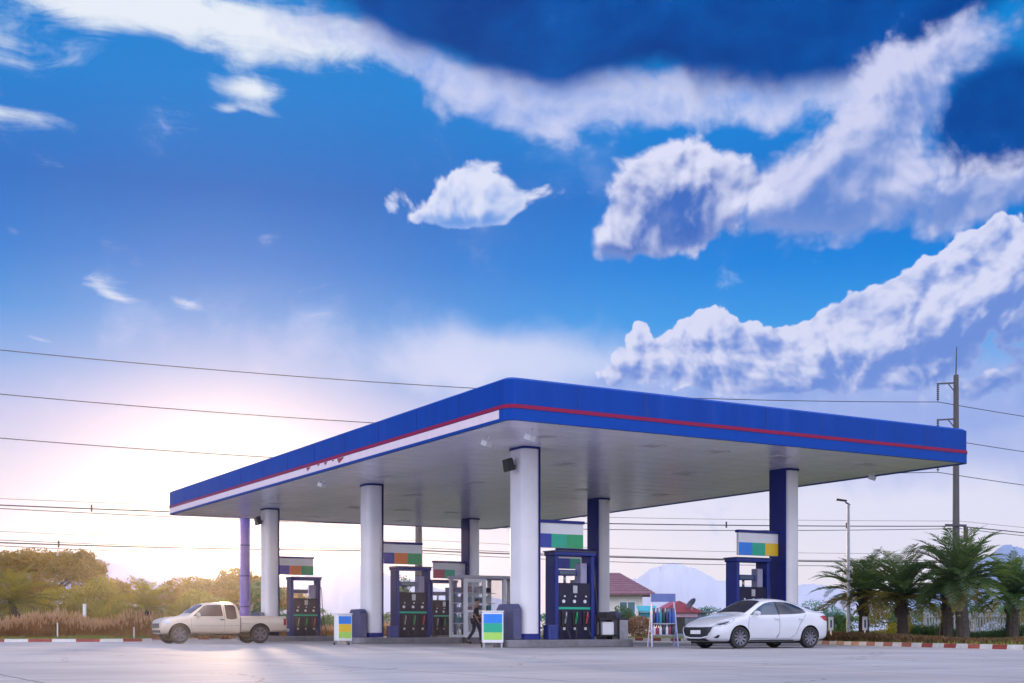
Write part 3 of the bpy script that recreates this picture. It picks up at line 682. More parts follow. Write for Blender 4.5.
# ------------------------------------------------------------------ display stand with bottles between the front islands
sp_ = at(663, 40.2); t = thing('display_stand', 'pale blue A shaped display stand with a header board near the sedan', 'display stand', sp_, R(8))
pb = mat('stand_pale_blue', (.35,.42,.72), .4)
for sx in (-1, 1):
    f = MB(); f.bar((sx*.42,-.26,0),(sx*.36,0,1.36),.07,.03); f.bar((sx*.42,.26,0),(sx*.36,0,1.36),.07,.03); f.bar((sx*.40,-.17,.5),(sx*.40,.17,.5),.05); f.build('side_frame', pb, t)
    MB().box(sx*.37-.012, sx*.37+.012, -.1, .1, .42, 1.15).build('side_panel', M['white'], t)
    MB().bar((sx*.36,0,1.36),(sx*.36,0,1.48),.03).build('header_post', M['grey_metal'], t)
MB().box(-.40,.40,-.02,.02,1.42,1.68).build('header_board', mat('header_slate_blue', (.12,.17,.42), .4), t)
for z in (.36,.72): MB().box(-.36,.36,-.19,.19,z,z+.03).build('shelf', M['grey_metal'], t)
bm_ = {}
for nm, c in (('blue',(.03,.10,.40)),('dark',(.02,.03,.08)),('maroon',(.25,.03,.08)),('teal',(.03,.28,.34)),('white',(.7,.7,.74))):
    bm_[nm] = MB().lathe([(.045,0),(.05,.02),(.05,.18),(.02,.23),(.02,.27)], None, 10).mesh('bottle', mat('bottle_'+nm, c, .25), 40)
for z, sc in ((.39,1.15),(.75,1.75)):
    for ix in range(7):
        for iy in range(2):
            nm = rnd.choice(['blue','dark','teal','blue','dark','white'] if z > .5 else ['maroon','dark','maroon','blue','white']); o = link('bottle', bm_[nm])
            q = Vector((-.31+.103*ix, -.09+.18*iy, 0)); q.rotate(Euler((0,0,R(8)))); o.location = sp_+q+Vector((0,0,z)); o.scale = (1,1,sc)
            tag(o, f'{nm} oil bottle on the {"lower" if z < .5 else "upper"} shelf of the display stand', 'bottle', f'{nm} oil bottles on the {"lower" if z < .5 else "upper"} shelf')
# ------------------------------------------------------------------ vehicles (local: x forward, y left, z up)
paint_white = mat('car_paint_white', (.58,.595,.64), .22, var=.02, coat=.6)
paint_beige = mat('car_paint_beige', (.52,.45,.37), .3, metal=.2, var=.03, coat=.4)
tint = mat('tinted_glass', (.010,.014,.026), .06, var=.1, spec=.9)
tint_lite = mat('lighter_tinted_glass', (.04,.07,.11), .06, var=.1, spec=.9)
warm_tint = mat('brown_tinted_glass', (.05,.03,.03), .08, var=.1, spec=.7)
seam = mat('door_seam', (.06,.06,.07), .6)
under = mat('wheel_well_black', (.008,.008,.01), .9)
lampglass = mat('headlamp_lens', (.42,.45,.52), .08, metal=.5, var=.3, scale=9)
red_lens = mat('tail_lamp_red', (.35,.01,.02), .15)
alloy = mat('alloy_rim', (.17,.17,.20), .3, metal=.8, var=.1)
plate_m = mat('number_plate_white', (.75,.75,.78), .5, var=.05)
def loft(stations, n_sub=2):
    mb = MB(); rings = []
    for (x, w, zb, zs, zt, wt) in stations:
        h = [(0,zb),(w*.68,zb),(w*.93,zb+.03),(w*.985,zb+.15),(w,zb+(zs-zb)*.55),(w*.987,zs-.075),(w*.945,zs)]
        a = (w*.945, zs)
        for f, g in ((.14,.16),(.55,.52),(.88,.84)): h.append((a[0]+(wt-a[0])*f, zs+(zt-zs)*g))
        h += [(wt*.84, zt-.012*(zt > zs+.1)), (wt*.45, zt+.008), (0, zt+.012)]
        ring = [(x, y, z) for y, z in h] + [(x, -y, z) for y, z in h[-2:0:-1]]
        rings.append(ring)
    k = len(rings[0]); vs = [p for r in rings for p in r]; fs = []
    for i in range(len(rings)-1):
        for j in range(k): fs.append((i*k+j, i*k+(j+1) % k, (i+1)*k+(j+1) % k, (i+1)*k+j))
    half = k//2
    for base in (0, (len(rings)-1)*k):                      # end caps as quad strips
        for j in range(half):
            a, b, c, d = base+j, base+j+1, base+(k-j-1) % k, base+(k-j) % k
            if j == 0: fs.append((a, b, base+k-1))
            elif j == half-1: fs.append((a, b, d))
            else: fs.append((a, b, c, d))
    mb.add(vs, fs); return smoothmesh(mb, [paint_white, under], n_sub, 'loft')
def cut(o, cutters):
    for c in cutters:
        me = c.mesh('cut', [under]); q = bpy.data.objects.new('cut', me); COL.objects.link(q)
        b = o.modifiers.new('b', 'BOOLEAN'); b.operation = 'DIFFERENCE'; b.solver = 'EXACT'; b.object = q
        try: b.material_mode = 'TRANSFER'
        except Exception: pass
        o['_c%d' % len(o.modifiers)] = q.name
def finish_body(o, m, name, parent):
    names = [o[k] for k in o.keys() if k.startswith('_c')]
    me = bake(o, name)
    for n in names: bpy.data.objects.remove(bpy.data.objects[n])
    me.materials[0] = m
    me.polygons.foreach_set('use_smooth', [True]*len(me.polygons)); me.set_sharp_from_angle(angle=R(38))
    return link(name, me, parent), me
AX = {'L': (lambda a,b: (Vector((a,3,b)), Vector((0,-1,0)))), 'Rr': (lambda a,b: (Vector((a,-3,b)), Vector((0,1,0)))),
      'F': (lambda a,b: (Vector((5,a,b)), Vector((-1,0,0)))), 'B': (lambda a,b: (Vector((-5,a,b)), Vector((1,0,0)))), 'T': (lambda a,b: (Vector((a,b,5)), Vector((0,0,-1))))}
def patch(bvh, poly, ax, name, m, parent, off=.005, grid=.07):
    bm = bmesh.new(); vs = [bm.verts.new((a, b, 0)) for a, b in poly]; bm.faces.new(vs)
    A = [p[0] for p in poly]; B = [p[1] for p in poly]
    for lo, hi, nrm in ((min(A), max(A), (1,0,0)), (min(B), max(B), (0,1,0))):
        n = max(1, int((hi-lo)/grid))
        for i in range(1, n+1):
            c = lo+(hi-lo)*(i-.5)/n
            bmesh.ops.bisect_plane(bm, geom=bm.verts[:]+bm.edges[:]+bm.faces[:], plane_co=(c*nrm[0], c*nrm[1], 0), plane_no=nrm)
    bad = []
    for v in bm.verts:
        o, d = AX[ax](v.co.x, v.co.y); hit = bvh.ray_cast(o, d)
        if hit[0] is None: bad.append(v); v.co = o; continue
        nn = hit[1] if hit[1].dot(d) < 0 else -hit[1]
        v.co = hit[0]+nn*off
    if bad: bmesh.ops.delete(bm, geom=bad, context='VERTS')
    bmesh.ops.triangulate(bm, faces=bm.faces[:]); bmesh.ops.recalc_face_normals(bm, faces=bm.faces[:])
    me = bpy.data.meshes.new(name); bm.to_mesh(me); bm.free(); me.materials.append(m)
    me.polygons.foreach_set('use_smooth', [True]*len(me.polygons)); return link(name, me, parent)
def line(bvh, pts, ax, name, m, parent, w=.012, off=.003):
    mb = MB(); P = []
    for p, q in zip(pts, pts[1:]):
        n = max(1, int(math.dist(p, q)/.06))
        for i in range(n): P.append((p[0]+(q[0]-p[0])*i/n, p[1]+(q[1]-p[1])*i/n))
    P.append(pts[-1]); H = []
    for a, b in P:
        o, d = AX[ax](a, b); hit = bvh.ray_cast(o, d)
        if hit[0] is not None:
            nn = hit[1] if hit[1].dot(d) < 0 else -hit[1]; H.append(hit[0]+nn*off*.2)
    if len(H) < 2: return
    mb.tube(H, w*.5, 4); return mb.build(name, m, parent)
def wheel(parent, x, y, r, w, spokes, hubm):
    s = 1 if y > 0 else -1; Mx = Matrix.Translation((x, y, r)) @ Matrix.Rotation(R(-90*s), 4, 'X')     # local z = outward
    rr = r*.70
    prof = [(rr,-w/2+.01),(r*.93,-w/2),(r,-w/2+.035),(r,w/2-.035),(r*.96,w/2-.006),(r*.88,w/2),(rr,w/2-.012)]
    t = MB().lathe(prof, Mx, 36, True).build('wheel', M['rubber'], parent, smooth=35)
    m = MB().lathe([(rr*1.0,w/2-.02),(rr*.985,w/2-.005),(rr*.93,w/2-.01),(rr*.90,w/2-.05),(rr*.90,-w/2+.02),(rr*1.0,-w/2+.02)], Mx, 32, True)
    for i in range(spokes):
        a = 2*math.pi*i/spokes; b0 = len(m.v)
        m.add([(-.022,.03,w/2-.03),(.022,.03,w/2-.03),(.030,rr*.92,w/2-.018),(-.030,rr*.92,w/2-.018),(-.022,.03,w/2-.06),(.022,.03,w/2-.06),(.030,rr*.92,w/2-.05),(-.030,rr*.92,w/2-.05)],
              [(0,1,2,3),(7,6,5,4),(0,4,5,1),(1,5,6,2),(2,6,7,3),(3,7,4,0)])
        m.xf(Mx @ Matrix.Rotation(a, 4, 'Z'), b0)
    b0 = len(m.v); m.lathe([(.001,w/2-.012),(.05,w/2-.015),(.06,w/2-.06),(.001,w/2-.06)], Mx, 16)
    m.build('rim', hubm, t, smooth=35)
    MB().lathe([(.001,w/2-.075),(rr*.89,w/2-.075),(rr*.89,w/2-.09),(.001,w/2-.09)], Mx, 24).build('brake_disc', M['dark_metal'], t)
    return t
# ---- white sedan
car = thing('sedan_car', 'shiny white four door sedan parked under the right side of the canopy', 'car')
ST = [(2.29,.50,.30,.56,.60,.40),(2.235,.68,.235,.60,.665,.55),(2.12,.80,.20,.65,.73,.62),(1.95,.855,.19,.70,.795,.66),(1.7,.872,.185,.765,.865,.68),(1.38,.878,.18,.835,.925,.68),(1.1,.878,.178,.885,.965,.67),(.93,.877,.178,.91,.99,.66),
      (.80,.876,.178,.925,1.04,.655),(.55,.875,.178,.94,1.19,.635),(.28,.875,.178,.95,1.335,.61),(.08,.875,.178,.955,1.415,.595),(-.15,.875,.178,.962,1.452,.585),(-.45,.875,.178,.97,1.462,.58),(-.8,.876,.18,.985,1.44,.57),
      (-1.15,.876,.185,1.005,1.375,.555),(-1.45,.874,.19,1.025,1.28,.55),(-1.72,.868,.205,1.035,1.165,.57),(-1.88,.86,.22,1.035,1.105,.60),(-2.02,.845,.24,1.02,1.085,.62),(-2.16,.81,.27,.97,1.065,.60),(-2.25,.74,.31,.86,.97,.56),(-2.29,.60,.36,.74,.80,.48)]
def gx(x):                                              # cabin a little forward, short tail
    f = min(1, max(0, (2.05-x)/1.1))*min(1, max(0, (x+2.0)/.5)); x = x+.26*f
    return x if x > -1.285 else -1.285+(x+1.285)*.80
ST = [(gx(q[0]),)+q[1:] for q in ST]
o = loft(ST)
cyl = lambda x, r, y0, y1: MB().tube([(x,y0,.318),(x,y1,.318)], r, 40)
cut(o, [cyl(1.355,.365,.60,1.2), cyl(1.355,.365,-1.2,-.60), cyl(-1.285,.365,.60,1.2), cyl(-1.285,.365,-1.2,-.60)])
body, bme = finish_body(o, paint_white, 'body', car)
bv = BVHTree.FromPolygons([v.co for v in bme.vertices], [p.vertices[:] for p in bme.polygons])
for ax, sg in (('L',1),('Rr',-1)):
    patch(bv, [(gx(.70),.965),(gx(.62),1.005),(gx(.30),1.19),(gx(.10),1.285),(gx(-.02),1.325),(gx(-.20),1.355),(gx(-.33),1.362),(gx(-.345),.985),(gx(.2),.975)], ax, 'side_window', tint_lite, body)
    patch(bv, [(gx(-.405),.99),(gx(-.395),1.364),(gx(-.60),1.362),(gx(-.85),1.345),(gx(-1.08),1.295),(gx(-1.28),1.215),(gx(-1.40),1.14),(gx(-1.42),1.05),(gx(-1.2),1.02),(gx(-.8),1.0)], ax, 'side_window', tint, body)
    patch(bv, [(gx(-.345),.985),(gx(-.335),1.362),(gx(-.395),1.364),(gx(-.405),.99)], ax, 'door_pillar_trim', M['black'], body)
    d1 = line(bv, [(gx(.74),.93),(gx(.80),.70),(gx(.78),.42),(gx(.70),.30),(gx(-.20),.28),(gx(-.36),.45),(gx(-.375),.98)], ax, 'door_seam', seam, body)
    line(bv, [(gx(-.375),.98),(gx(-.36),.45),(gx(-.25),.28),(gx(-.78),.28),(gx(-.98),.42),(gx(-1.18),.78),(gx(-1.40),1.0)], ax, 'door_seam', seam, body)
    for x in (-.18, -1.10): line(bv, [(gx(x),.865),(gx(x)-.17,.872)], ax, 'door_handle', paint_white, body, w=.05, off=.08)
    patch(bv, [(gx(1.05),.215),(gx(-.95),.215),(gx(-.95),.255),(gx(1.05),.255)], ax, 'sill_trim', seam, body)
    mr = MB().lathe([(.001,-.10),(.06,-.09),(.085,-.02),(.08,.05),(.05,.10),(.001,.11)], Matrix.Translation((gx(.56),sg*.965,1.02)) @ Matrix.Rotation(R(90),4,'X') @ Matrix.Diagonal((.9,.85,1.05,1)), 16)
    mr.bar((gx(.60),sg*.86,.965),(gx(.57),sg*.93,.99),.05,.04); mr.build('wing_mirror', paint_white, body, smooth=50)
# windscreen, rear window, front end
patch(bv, [(gx(.78),-.66),(gx(.78),.66),(gx(.50),.62),(gx(.12),.53),(gx(.10),0),(gx(.12),-.53),(gx(.50),-.62)], 'T', 'windscreen', tint, body)
patch(bv, [(gx(-1.12),-.46),(gx(-1.12),.46),(gx(-1.62),.52),(gx(-1.72),.50),(gx(-1.72),-.50),(gx(-1.62),-.52)], 'T', 'rear_window', tint, body)
line(bv, [(gx(2.08),-.58),(gx(1.5),-.70),(gx(.86),-.72)], 'T', 'bonnet_seam', seam, body, w=.010); line(bv, [(gx(2.08),.58),(gx(1.5),.70),(gx(.86),.72)], 'T', 'bonnet_seam', seam, body, w=.010)
patch(bv, [(-.68,.625),(-.35,.615),(.35,.615),(.68,.625),(.64,.50),(.52,.375),(.25,.325),(-.25,.325),(-.52,.375),(-.64,.50)], 'F', 'grille', M['black'], body, off=.006)
line(bv, [(-.69,.62),(-.65,.49),(-.53,.355),(-.25,.305),(.25,.305),(.53,.355),(.65,.49),(.69,.62)], 'F', 'grille_trim', paint_white, body, w=.045)
MB().box(2.285,2.305,-.23,.23,.42,.53).build('number_plate', plate_m, body, bevel=.004)
patch(bv, [(-.52,.225),(.52,.225),(.44,.30),(-.44,.30)], 'F', 'lower_intake', M['black'], body)
for ax, sg in (('L',1),('Rr',-1)):
    patch(bv, [(2.20,.635),(2.04,.735),(1.80,.80),(1.52,.87),(1.50,.85),(1.62,.765),(1.84,.685),(2.06,.625)], ax, 'headlight', lampglass, body, off=.008, grid=.04)
    patch(bv, [(2.12,.660),(2.00,.72),(1.82,.76),(1.70,.79),(1.74,.76),(1.90,.69)], ax, 'headlamp_reflector', M['black'], body, off=.010, grid=.04)
    patch(bv, [(gx(2.19),.32),(gx(2.10),.40),(gx(2.04),.38),(gx(2.10),.30)], ax, 'fog_lamp', M['black'], body, off=.006)
    patch(bv, [(gx(-1.98),.97),(gx(-1.84),.94),(gx(-1.98),.83),(gx(-2.14),.80),(gx(-2.2),.87),(gx(-2.12),.95)], ax, 'tail_light', red_lens, body, off=.006, grid=.05)
MB().prism_y([(gx(-1.98),1.085),(gx(-2.24),1.105),(gx(-2.25),1.085),(gx(-2.0),1.07)], -.58, .58).build('boot_spoiler', paint_white, body, bevel=.006)
MB().box(2.0,-2.0+.2,-.6,.6,.15,.30).build('underside', under, body)
for x in (1.355, -1.285):
    for y in (.775, -.775): wheel(car, x, y, .318, .20, 10, alloy)
a_ = Vector((6.49,36.55,0)); b_ = Vector((8.83,37.85,0)); fw = (a_-b_).normalized(); rt = Vector((fw.y,-fw.x,0))
ctr = (a_+b_)/2 + rt*.80 + fw*(-.035)
car.location = ctr; car.rotation_euler = (0,0,math.atan2(fw.y, fw.x))
# ---- beige pickup truck
pu = thing('pickup_truck', 'beige pickup truck with an open bed parked at the left end of the canopy', 'pickup truck')
ST = [(2.62,.55,.42,.72,.76,.45),(2.56,.72,.38,.80,.87,.58),(2.42,.81,.36,.88,.95,.66),(2.15,.85,.36,.93,1.0,.70),(1.75,.862,.36,.965,1.035,.70),(1.5,.865,.36,.985,1.06,.70),(1.36,.866,.36,.995,1.085,.695),(1.25,.866,.36,1.0,1.14,.685),(1.0,.866,.36,1.005,1.34,.655),(.75,.866,.36,1.01,1.50,.62),
      (.55,.866,.36,1.015,1.575,.60),(.2,.866,.36,1.02,1.60,.59),(-.3,.866,.36,1.03,1.60,.59),(-.58,.866,.36,1.035,1.585,.59),(-.68,.866,.36,1.04,1.52,.60),(-.715,.866,.36,1.04,1.30,.66),(-.73,.866,.40,1.04,1.075,.76),(-.76,.866,.42,1.04,1.07,.80),(-.9,.866,.42,1.05,1.08,.82),(-1.5,.866,.42,1.05,1.08,.82),(-2.3,.866,.44,1.05,1.08,.82),(-2.58,.862,.46,1.05,1.08,.82),(-2.64,.85,.48,1.045,1.075,.80),(-2.66,.80,.52,1.02,1.05,.76)]
fx = lambda x: x if x < 1.75 else 1.75+(x-1.75)*.72
ST = [(fx(q[0]),)+q[1:] for q in ST]
o = loft(ST)
cyl = lambda x, r, y0, y1: MB().tube([(x,y0,.37),(x,y1,.37)], r, 40)
cut(o, [cyl(1.66,.43,.58,1.2), cyl(1.66,.43,-1.2,-.58), cyl(-1.54,.43,.58,1.2), cyl(-1.54,.43,-1.2,-.58), MB().box(-2.58,-.80,-.74,.74,.62,1.4)])
body, bme = finish_body(o, paint_beige, 'body', pu)
bv = BVHTree.FromPolygons([v.co for v in bme.vertices], [p.vertices[:] for p in bme.polygons])
for ax, sg in (('L',1),('Rr',-1)):
    patch(bv, [(1.14,1.06),(1.05,1.13),(.80,1.36),(.66,1.465),(.50,1.50),(-.02,1.515),(-.04,1.07),(.5,1.06)], ax, 'side_window', warm_tint, body)
    patch(bv, [(-.17,1.02),(-.15,1.515),(-.52,1.50),(-.58,1.42),(-.60,.98),(-.40,.94),(-.19,.96)], ax, 'rear_quarter_window', warm_tint, body)
    line(bv, [(1.22,1.0),(1.20,.55),(1.10,.42),(-.06,.42),(-.10,.6),(-.10,1.5)], ax, 'door_seam', seam, body)
    line(bv, [(-.735,1.06),(-.735,.45)], ax, 'bed_gap', under, body, w=.035)
    line(bv, [(1.15,.70),(-.72,.70)], ax, 'body_crease', seam, body, w=.012); line(bv, [(-.78,.78),(-1.1,.78)], ax, 'body_crease', seam, body, w=.012)
    line(bv, [(.08,.93),(-.08,.93)], ax, 'door_handle', M['dark_metal'], body, w=.06)
    patch(bv, [(2.29,.80),(2.20,.90),(2.03,.90),(2.02,.80),(2.14,.74)], ax, 'headlight', lampglass, body, off=.008, grid=.05)
    patch(bv, [(2.33,.42),(2.29,.62),(2.14,.62),(2.12,.42)], ax, 'bumper_panel', paint_beige, body, off=.012)
    patch(bv, [(-2.5,.72),(-2.5,.98),(-2.645,.98),(-2.645,.72)], ax, 'tail_light', red_lens, body, off=.006)
    mr = MB().lathe([(.001,-.11),(.08,-.09),(.105,-.02),(.10,.05),(.06,.10),(.001,.11)], Matrix.Translation((.98,sg*.98,1.10)) @ Matrix.Rotation(R(90),4,'X') @ Matrix.Diagonal((.7,.95,1.05,1)), 16)
    mr.bar((1.02,sg*.85,1.06),(1.0,sg*.92,1.08),.05,.04); mr.build('wing_mirror', paint_beige, body, smooth=50)
patch(bv, [(1.20,-.68),(1.20,.68),(.80,.60),(.70,.55),(.70,-.55),(.80,-.60)], 'T', 'windscreen', warm_tint, body)
patch(bv, [(-.52,.60),(.52,.60),(.50,.78),(-.50,.78)], 'F', 'grille', M['dark_metal'], body)
patch(bv, [(-.6,.42),(.6,.42),(.6,.52),(-.6,.52)], 'F', 'lower_intake', M['black'], body)
MB().box(-2.78,-2.66,-.78,.78,.46,.58).build('rear_bumper', M['grey_metal'], body, bevel=.02)
MB().box(1.9,-2.4,-.5,.5,.30,.46).build('chassis', under, body)
for x in (1.66, -1.54):
    for y in (.76, -.76): wheel(pu, x, y, .37, .22, 6, alloy)
a_ = at(179.5, 49.0); L = 3.2; b_ = a_ + Vector((math.cos(TH), math.sin(TH), 0))*L; fw = (a_-b_).normalized(); rt = Vector((fw.y,-fw.x,0))
pu.location = (a_+b_)/2 + rt*.78 + fw*(-.06); pu.rotation_euler = (0,0,math.atan2(fw.y, fw.x))
# ------------------------------------------------------------------ the walking person (local: faces -y turned by rz)
skin = mat('skin', (.30,.16,.10), .6, var=.08); shirt_m = mat('dark_shirt', (.018,.014,.028), .85, var=.25); trouser_m = mat('dark_trousers', (.022,.022,.045), .85, var=.25); hair_m = mat('black_hair', (.008,.007,.008), .55); shoe_m = mat('dark_shoe', (.02,.015,.02), .6)
def skinned(name, verts, edges, radii, m, parent=None, root=0, sub=2):
    me = bpy.data.meshes.new('s'); me.from_pydata(verts, edges, []); o = bpy.data.objects.new('s', me); COL.objects.link(o)
    md = o.modifiers.new('k', 'SKIN'); md.use_smooth_shade = True
    if not me.skin_vertices: me.attributes.new('skin_vertex', 'FLOAT', 'POINT') if False else None
    return o, me
def skin_figure(name, chain, m, parent, sub=2):
    verts = [c[0] for c in chain['v']]; rad = [c[1] for c in chain['v']]
    bm = bmesh.new(); lay = bm.verts.layers.skin.verify()
    bv_ = [bm.verts.new(v) for v in verts]
    for a, b in chain['e']: bm.edges.new((bv_[a], bv_[b]))
    for v, r in zip(bv_, rad): v[lay].radius = r if isinstance(r, tuple) else (r, r)
    bv_[chain.get('root', 0)][lay].use_root = True
    me = bpy.data.meshes.new('s'); bm.to_mesh(me); bm.free(); me.materials.append(m)
    o = bpy.data.objects.new('s', me); COL.objects.link(o)
    k = o.modifiers.new('k', 'SKIN'); k.use_smooth_shade = True; s = o.modifiers.new('u', 'SUBSURF'); s.levels = sub
    me2 = bake(o, name); me2.materials.clear(); me2.materials.append(m); me2.polygons.foreach_set('use_smooth', [True]*len(me2.polygons))
    return link(name, me2, parent)
per = thing('person', 'person in dark clothes walking past the white glass booth', 'person', at(475.5, 48.6), R(8))
# walking towards the right (+x), legs apart, arms slightly bent
V = [((0,0,.92),(.13,.10)), ((.01,0,1.08),(.12,.09)), ((.02,0,1.25),(.15,.10)), ((.03,0,1.38),(.13,.085)), ((.045,0,1.46),.05), ((.06,0,1.53),.055), ((.075,0,1.62),(.085,.075)), ((.07,0,1.69),.06),
     ((.03,-.09,.88),.085), ((.17,-.09,.50),.058), ((.20,-.09,.10),.042), ((.32,-.10,.045),.035),
     ((-.03,.09,.88),.085), ((-.06,.09,.49),.058), ((-.30,.09,.14),.042), ((-.20,.09,.045),.035),
     ((.03,-.17,1.38),.055), ((-.07,-.21,1.12),.042), ((.06,-.22,.90),.032), ((.11,-.22,.83),.030),
     ((.03,.17,1.38),.055), ((.12,.21,1.12),.042), ((.28,.20,.96),.032), ((.34,.19,.91),.030)]
E_ = [(0,1),(1,2),(2,3),(3,4),(4,5),(5,6),(6,7),(0,8),(8,9),(9,10),(10,11),(0,12),(12,13),(13,14),(14,15),(3,16),(16,17),(17,18),(18,19),(3,20),(20,21),(21,22),(22,23)]
# five fingers and a thumb side per hand
for hb, dirv in ((19, Vector((.35,0,-.94))), (23, Vector((.78,0,-.62)))):
    base = Vector(V[hb][0]); side = Vector((0,1,0)); fwd = dirv.cross(side).normalized()
    for k, (o_, l_) in enumerate(((-.03,.065),(-.01,.078),(.01,.072),(.03,.055))):
        i = len(V); p0 = base+side*o_*.8+dirv*.025
        V += [(tuple(p0), .010), (tuple(p0+dirv*l_*.6), .009), (tuple(p0+dirv*l_-fwd*.018), .008)]
        E_ += [(hb, i), (i, i+1), (i+1, i+2)]
    i = len(V); p0 = base-fwd*.03; V += [(tuple(p0), .011), (tuple(p0+dirv*.04-fwd*.015), .009)]; E_ += [(hb, i), (i, i+1)]
fig = skin_figure('body', {'v': V, 'e': E_}, skin, per)
sub = lambda idx, ex: [(V[i][0], tuple(a*ex+.006 for a in V[i][1]) if isinstance(V[i][1], tuple) else V[i][1]*ex+.006) for i in idx]
sv = sub([0,1,2,3,16,17,20,21], 1.10); sv[0] = ((0,0,.90),(.155,.125)); sv += [((-.085,-.212,1.06),.052), ((.15,.212,1.06),.052)]
skin_figure('shirt', {'v': sv, 'e': [(0,1),(1,2),(2,3),(3,4),(4,5),(3,6),(6,7)]}, shirt_m, per)
tv = sub([0,8,9,10,12,13,14], 1.14)
skin_figure('trousers', {'v': tv, 'e': [(0,1),(1,2),(2,3),(0,4),(4,5),(5,6)]}, trouser_m, per)
for i, j in ((10,11),(14,15)):
    skin_figure('shoe', {'v': [((V[i][0][0]-.05,V[i][0][1],max(.05,V[i][0][2]-.05)),.05), (V[j][0],.048), ((V[j][0][0]+.08,V[j][0][1],.04),.036)], 'e': [(0,1),(1,2)]}, shoe_m, per)
skin_figure('hair', {'v': [((.055,0,1.60),(.075,.07)), ((.05,0,1.67),(.098,.088)), ((.065,0,1.725),(.075,.07))], 'e': [(0,1),(1,2)]}, hair_m, per)
MB().lathe([(.001,-.02),(.012,-.012),(.014,.01),(.001,.03)], Matrix.Translation((.158,0,1.615)), 8).build('nose', skin, fig, smooth=True)
for s in (-1, 1):
    MB().lathe([(.001,-.01),(.01,-.005),(.01,.005),(.001,.01)], Matrix.Translation((.145,s*.03,1.64)), 8).build('eye', hair_m, fig, smooth=True)
    MB().lathe([(.001,-.03),(.016,-.01),(.018,.01),(.001,.03)], Matrix.Translation((.07,s*.085,1.62)), 8).build('ear', skin, fig, smooth=True)
MB().box(.135,.152,-.025,.025,1.572,1.580).build('mouth', mat('lips', (.22,.08,.07), .6), fig)
# ------------------------------------------------------------------ vegetation
def leafquads(mb, c, n, rx, ry, rz, s, rnd, shell=.55, flat=0):
    for _ in range(n):
        d = Vector((rnd.gauss(0,1), rnd.gauss(0,1), rnd.gauss(0,1))).normalized()
        r = shell+(1-shell)*rnd.random()**.6 if rnd.random() < .8 else rnd.random()
        p = Vector((c[0]+d.x*rx*r, c[1]+d.y*ry*r, c[2]+d.z*rz*r))
        a = Vector((rnd.gauss(0,1), rnd.gauss(0,1), rnd.gauss(0,1-.7*flat))).normalized(); b = a.orthogonal().normalized()
        b.rotate(Matrix.Rotation(rnd.random()*6.28, 3, a)); e = a.cross(b); k = s*rnd.uniform(.6,1.35)
        i = len(mb.v); mb.v += [p-b*k, p+e*k*.42-b*.1*k, p+b*k, p-e*k*.42-b*.1*k]; mb.f.append([i,i+1,i+2,i+3]); mb.m.append(mb.mi)
bark = mat('tree_bark', (.12,.09,.07), .9, var=.3, scale=5, bump=.6); palm_bark = mat('palm_bark', (.075,.06,.05), .95, var=.35, scale=8, bump=1, bscale=14, stretch=(1,1,3))
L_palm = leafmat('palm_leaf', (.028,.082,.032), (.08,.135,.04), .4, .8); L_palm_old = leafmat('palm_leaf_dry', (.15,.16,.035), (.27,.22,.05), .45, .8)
L_rain = leafmat('rain_tree_leaf', (.16,.12,.012), (.33,.20,.015), .55, .6); L_lime = leafmat('yellow_green_leaf', (.18,.19,.012), (.38,.28,.015), .55, .7)
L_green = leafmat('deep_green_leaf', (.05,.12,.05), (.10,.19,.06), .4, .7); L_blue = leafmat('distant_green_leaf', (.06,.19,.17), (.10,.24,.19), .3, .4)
L_dry = leafmat('dry_grass', (.20,.08,.025), (.32,.15,.05), .45, 1.5); L_plume = leafmat('grass_plume', (.42,.25,.16), (.55,.36,.24), .5, 1.5)
L_yel = leafmat('yellow_flower_leaf', (.35,.38,.04), (.55,.50,.04), .4, 2); L_turf = leafmat('grass_blade', (.10,.15,.03), (.24,.24,.05), .4, .6)
def tree(name, label, loc, clumps, leaf, n, s, seed, trunk_h, tr=.22, flat=0, group=None, shell=.5):
    rnd = random.Random(seed); t = thing(name, label, 'tree', loc, 0, group)
    tb = MB(); top = Vector((rnd.uniform(-.2,.2), rnd.uniform(-.2,.2), trunk_h))
    tb.tube([(0,0,-.1),(rnd.uniform(-.1,.1),0,trunk_h*.5),top], [tr*1.25,tr,tr*.85], 9)
    for c in clumps[:14]:
        e = Vector(c[:3]); mid = top.lerp(e, .55)+Vector((rnd.uniform(-.2,.2), rnd.uniform(-.2,.2), -.15*c[3]))
        tb.tube([top, mid, e], [tr*.55, tr*.3, tr*.1], 6)
    tb.build('trunk', bark, t, smooth=60)
    mb = MB(); vol = sum(c[3]*c[4] for c in clumps)
    for c in clumps:
        m = max(20, int(n*c[3]*c[4]/vol)); sub = 5
        leafquads(mb, c[:3], m//2, c[3], c[3], c[4], s, rnd, shell, flat)
        for k in range(sub):                                  # smaller tufts break up the outline
            d = Vector((rnd.gauss(0,1), rnd.gauss(0,1), rnd.gauss(0,.7))).normalized(); q = rnd.uniform(.25,.45)
            leafquads(mb, (c[0]+d.x*c[3]*.85, c[1]+d.y*c[3]*.85, c[2]+d.z*c[4]*.85), m//(2*sub), c[3]*q, c[3]*q, c[4]*q, s, rnd, .2, flat)
    mb.build('crown', leaf, t, fix=False); return t
def dome(rx, h0, h1, n, r, seed, ry=None):
    rnd = random.Random(seed); out = []
    for i in range(n):
        a = rnd.random()*6.28; q = math.sqrt(rnd.random()); z = h0+(h1-h0)*(1-q**2.2)+rnd.uniform(-.3,.3)
        out.append((math.cos(a)*q*rx, math.sin(a)*q*(ry or rx), z, r*rnd.uniform(.8,1.4), r*rnd.uniform(.5,.8)))
    return out
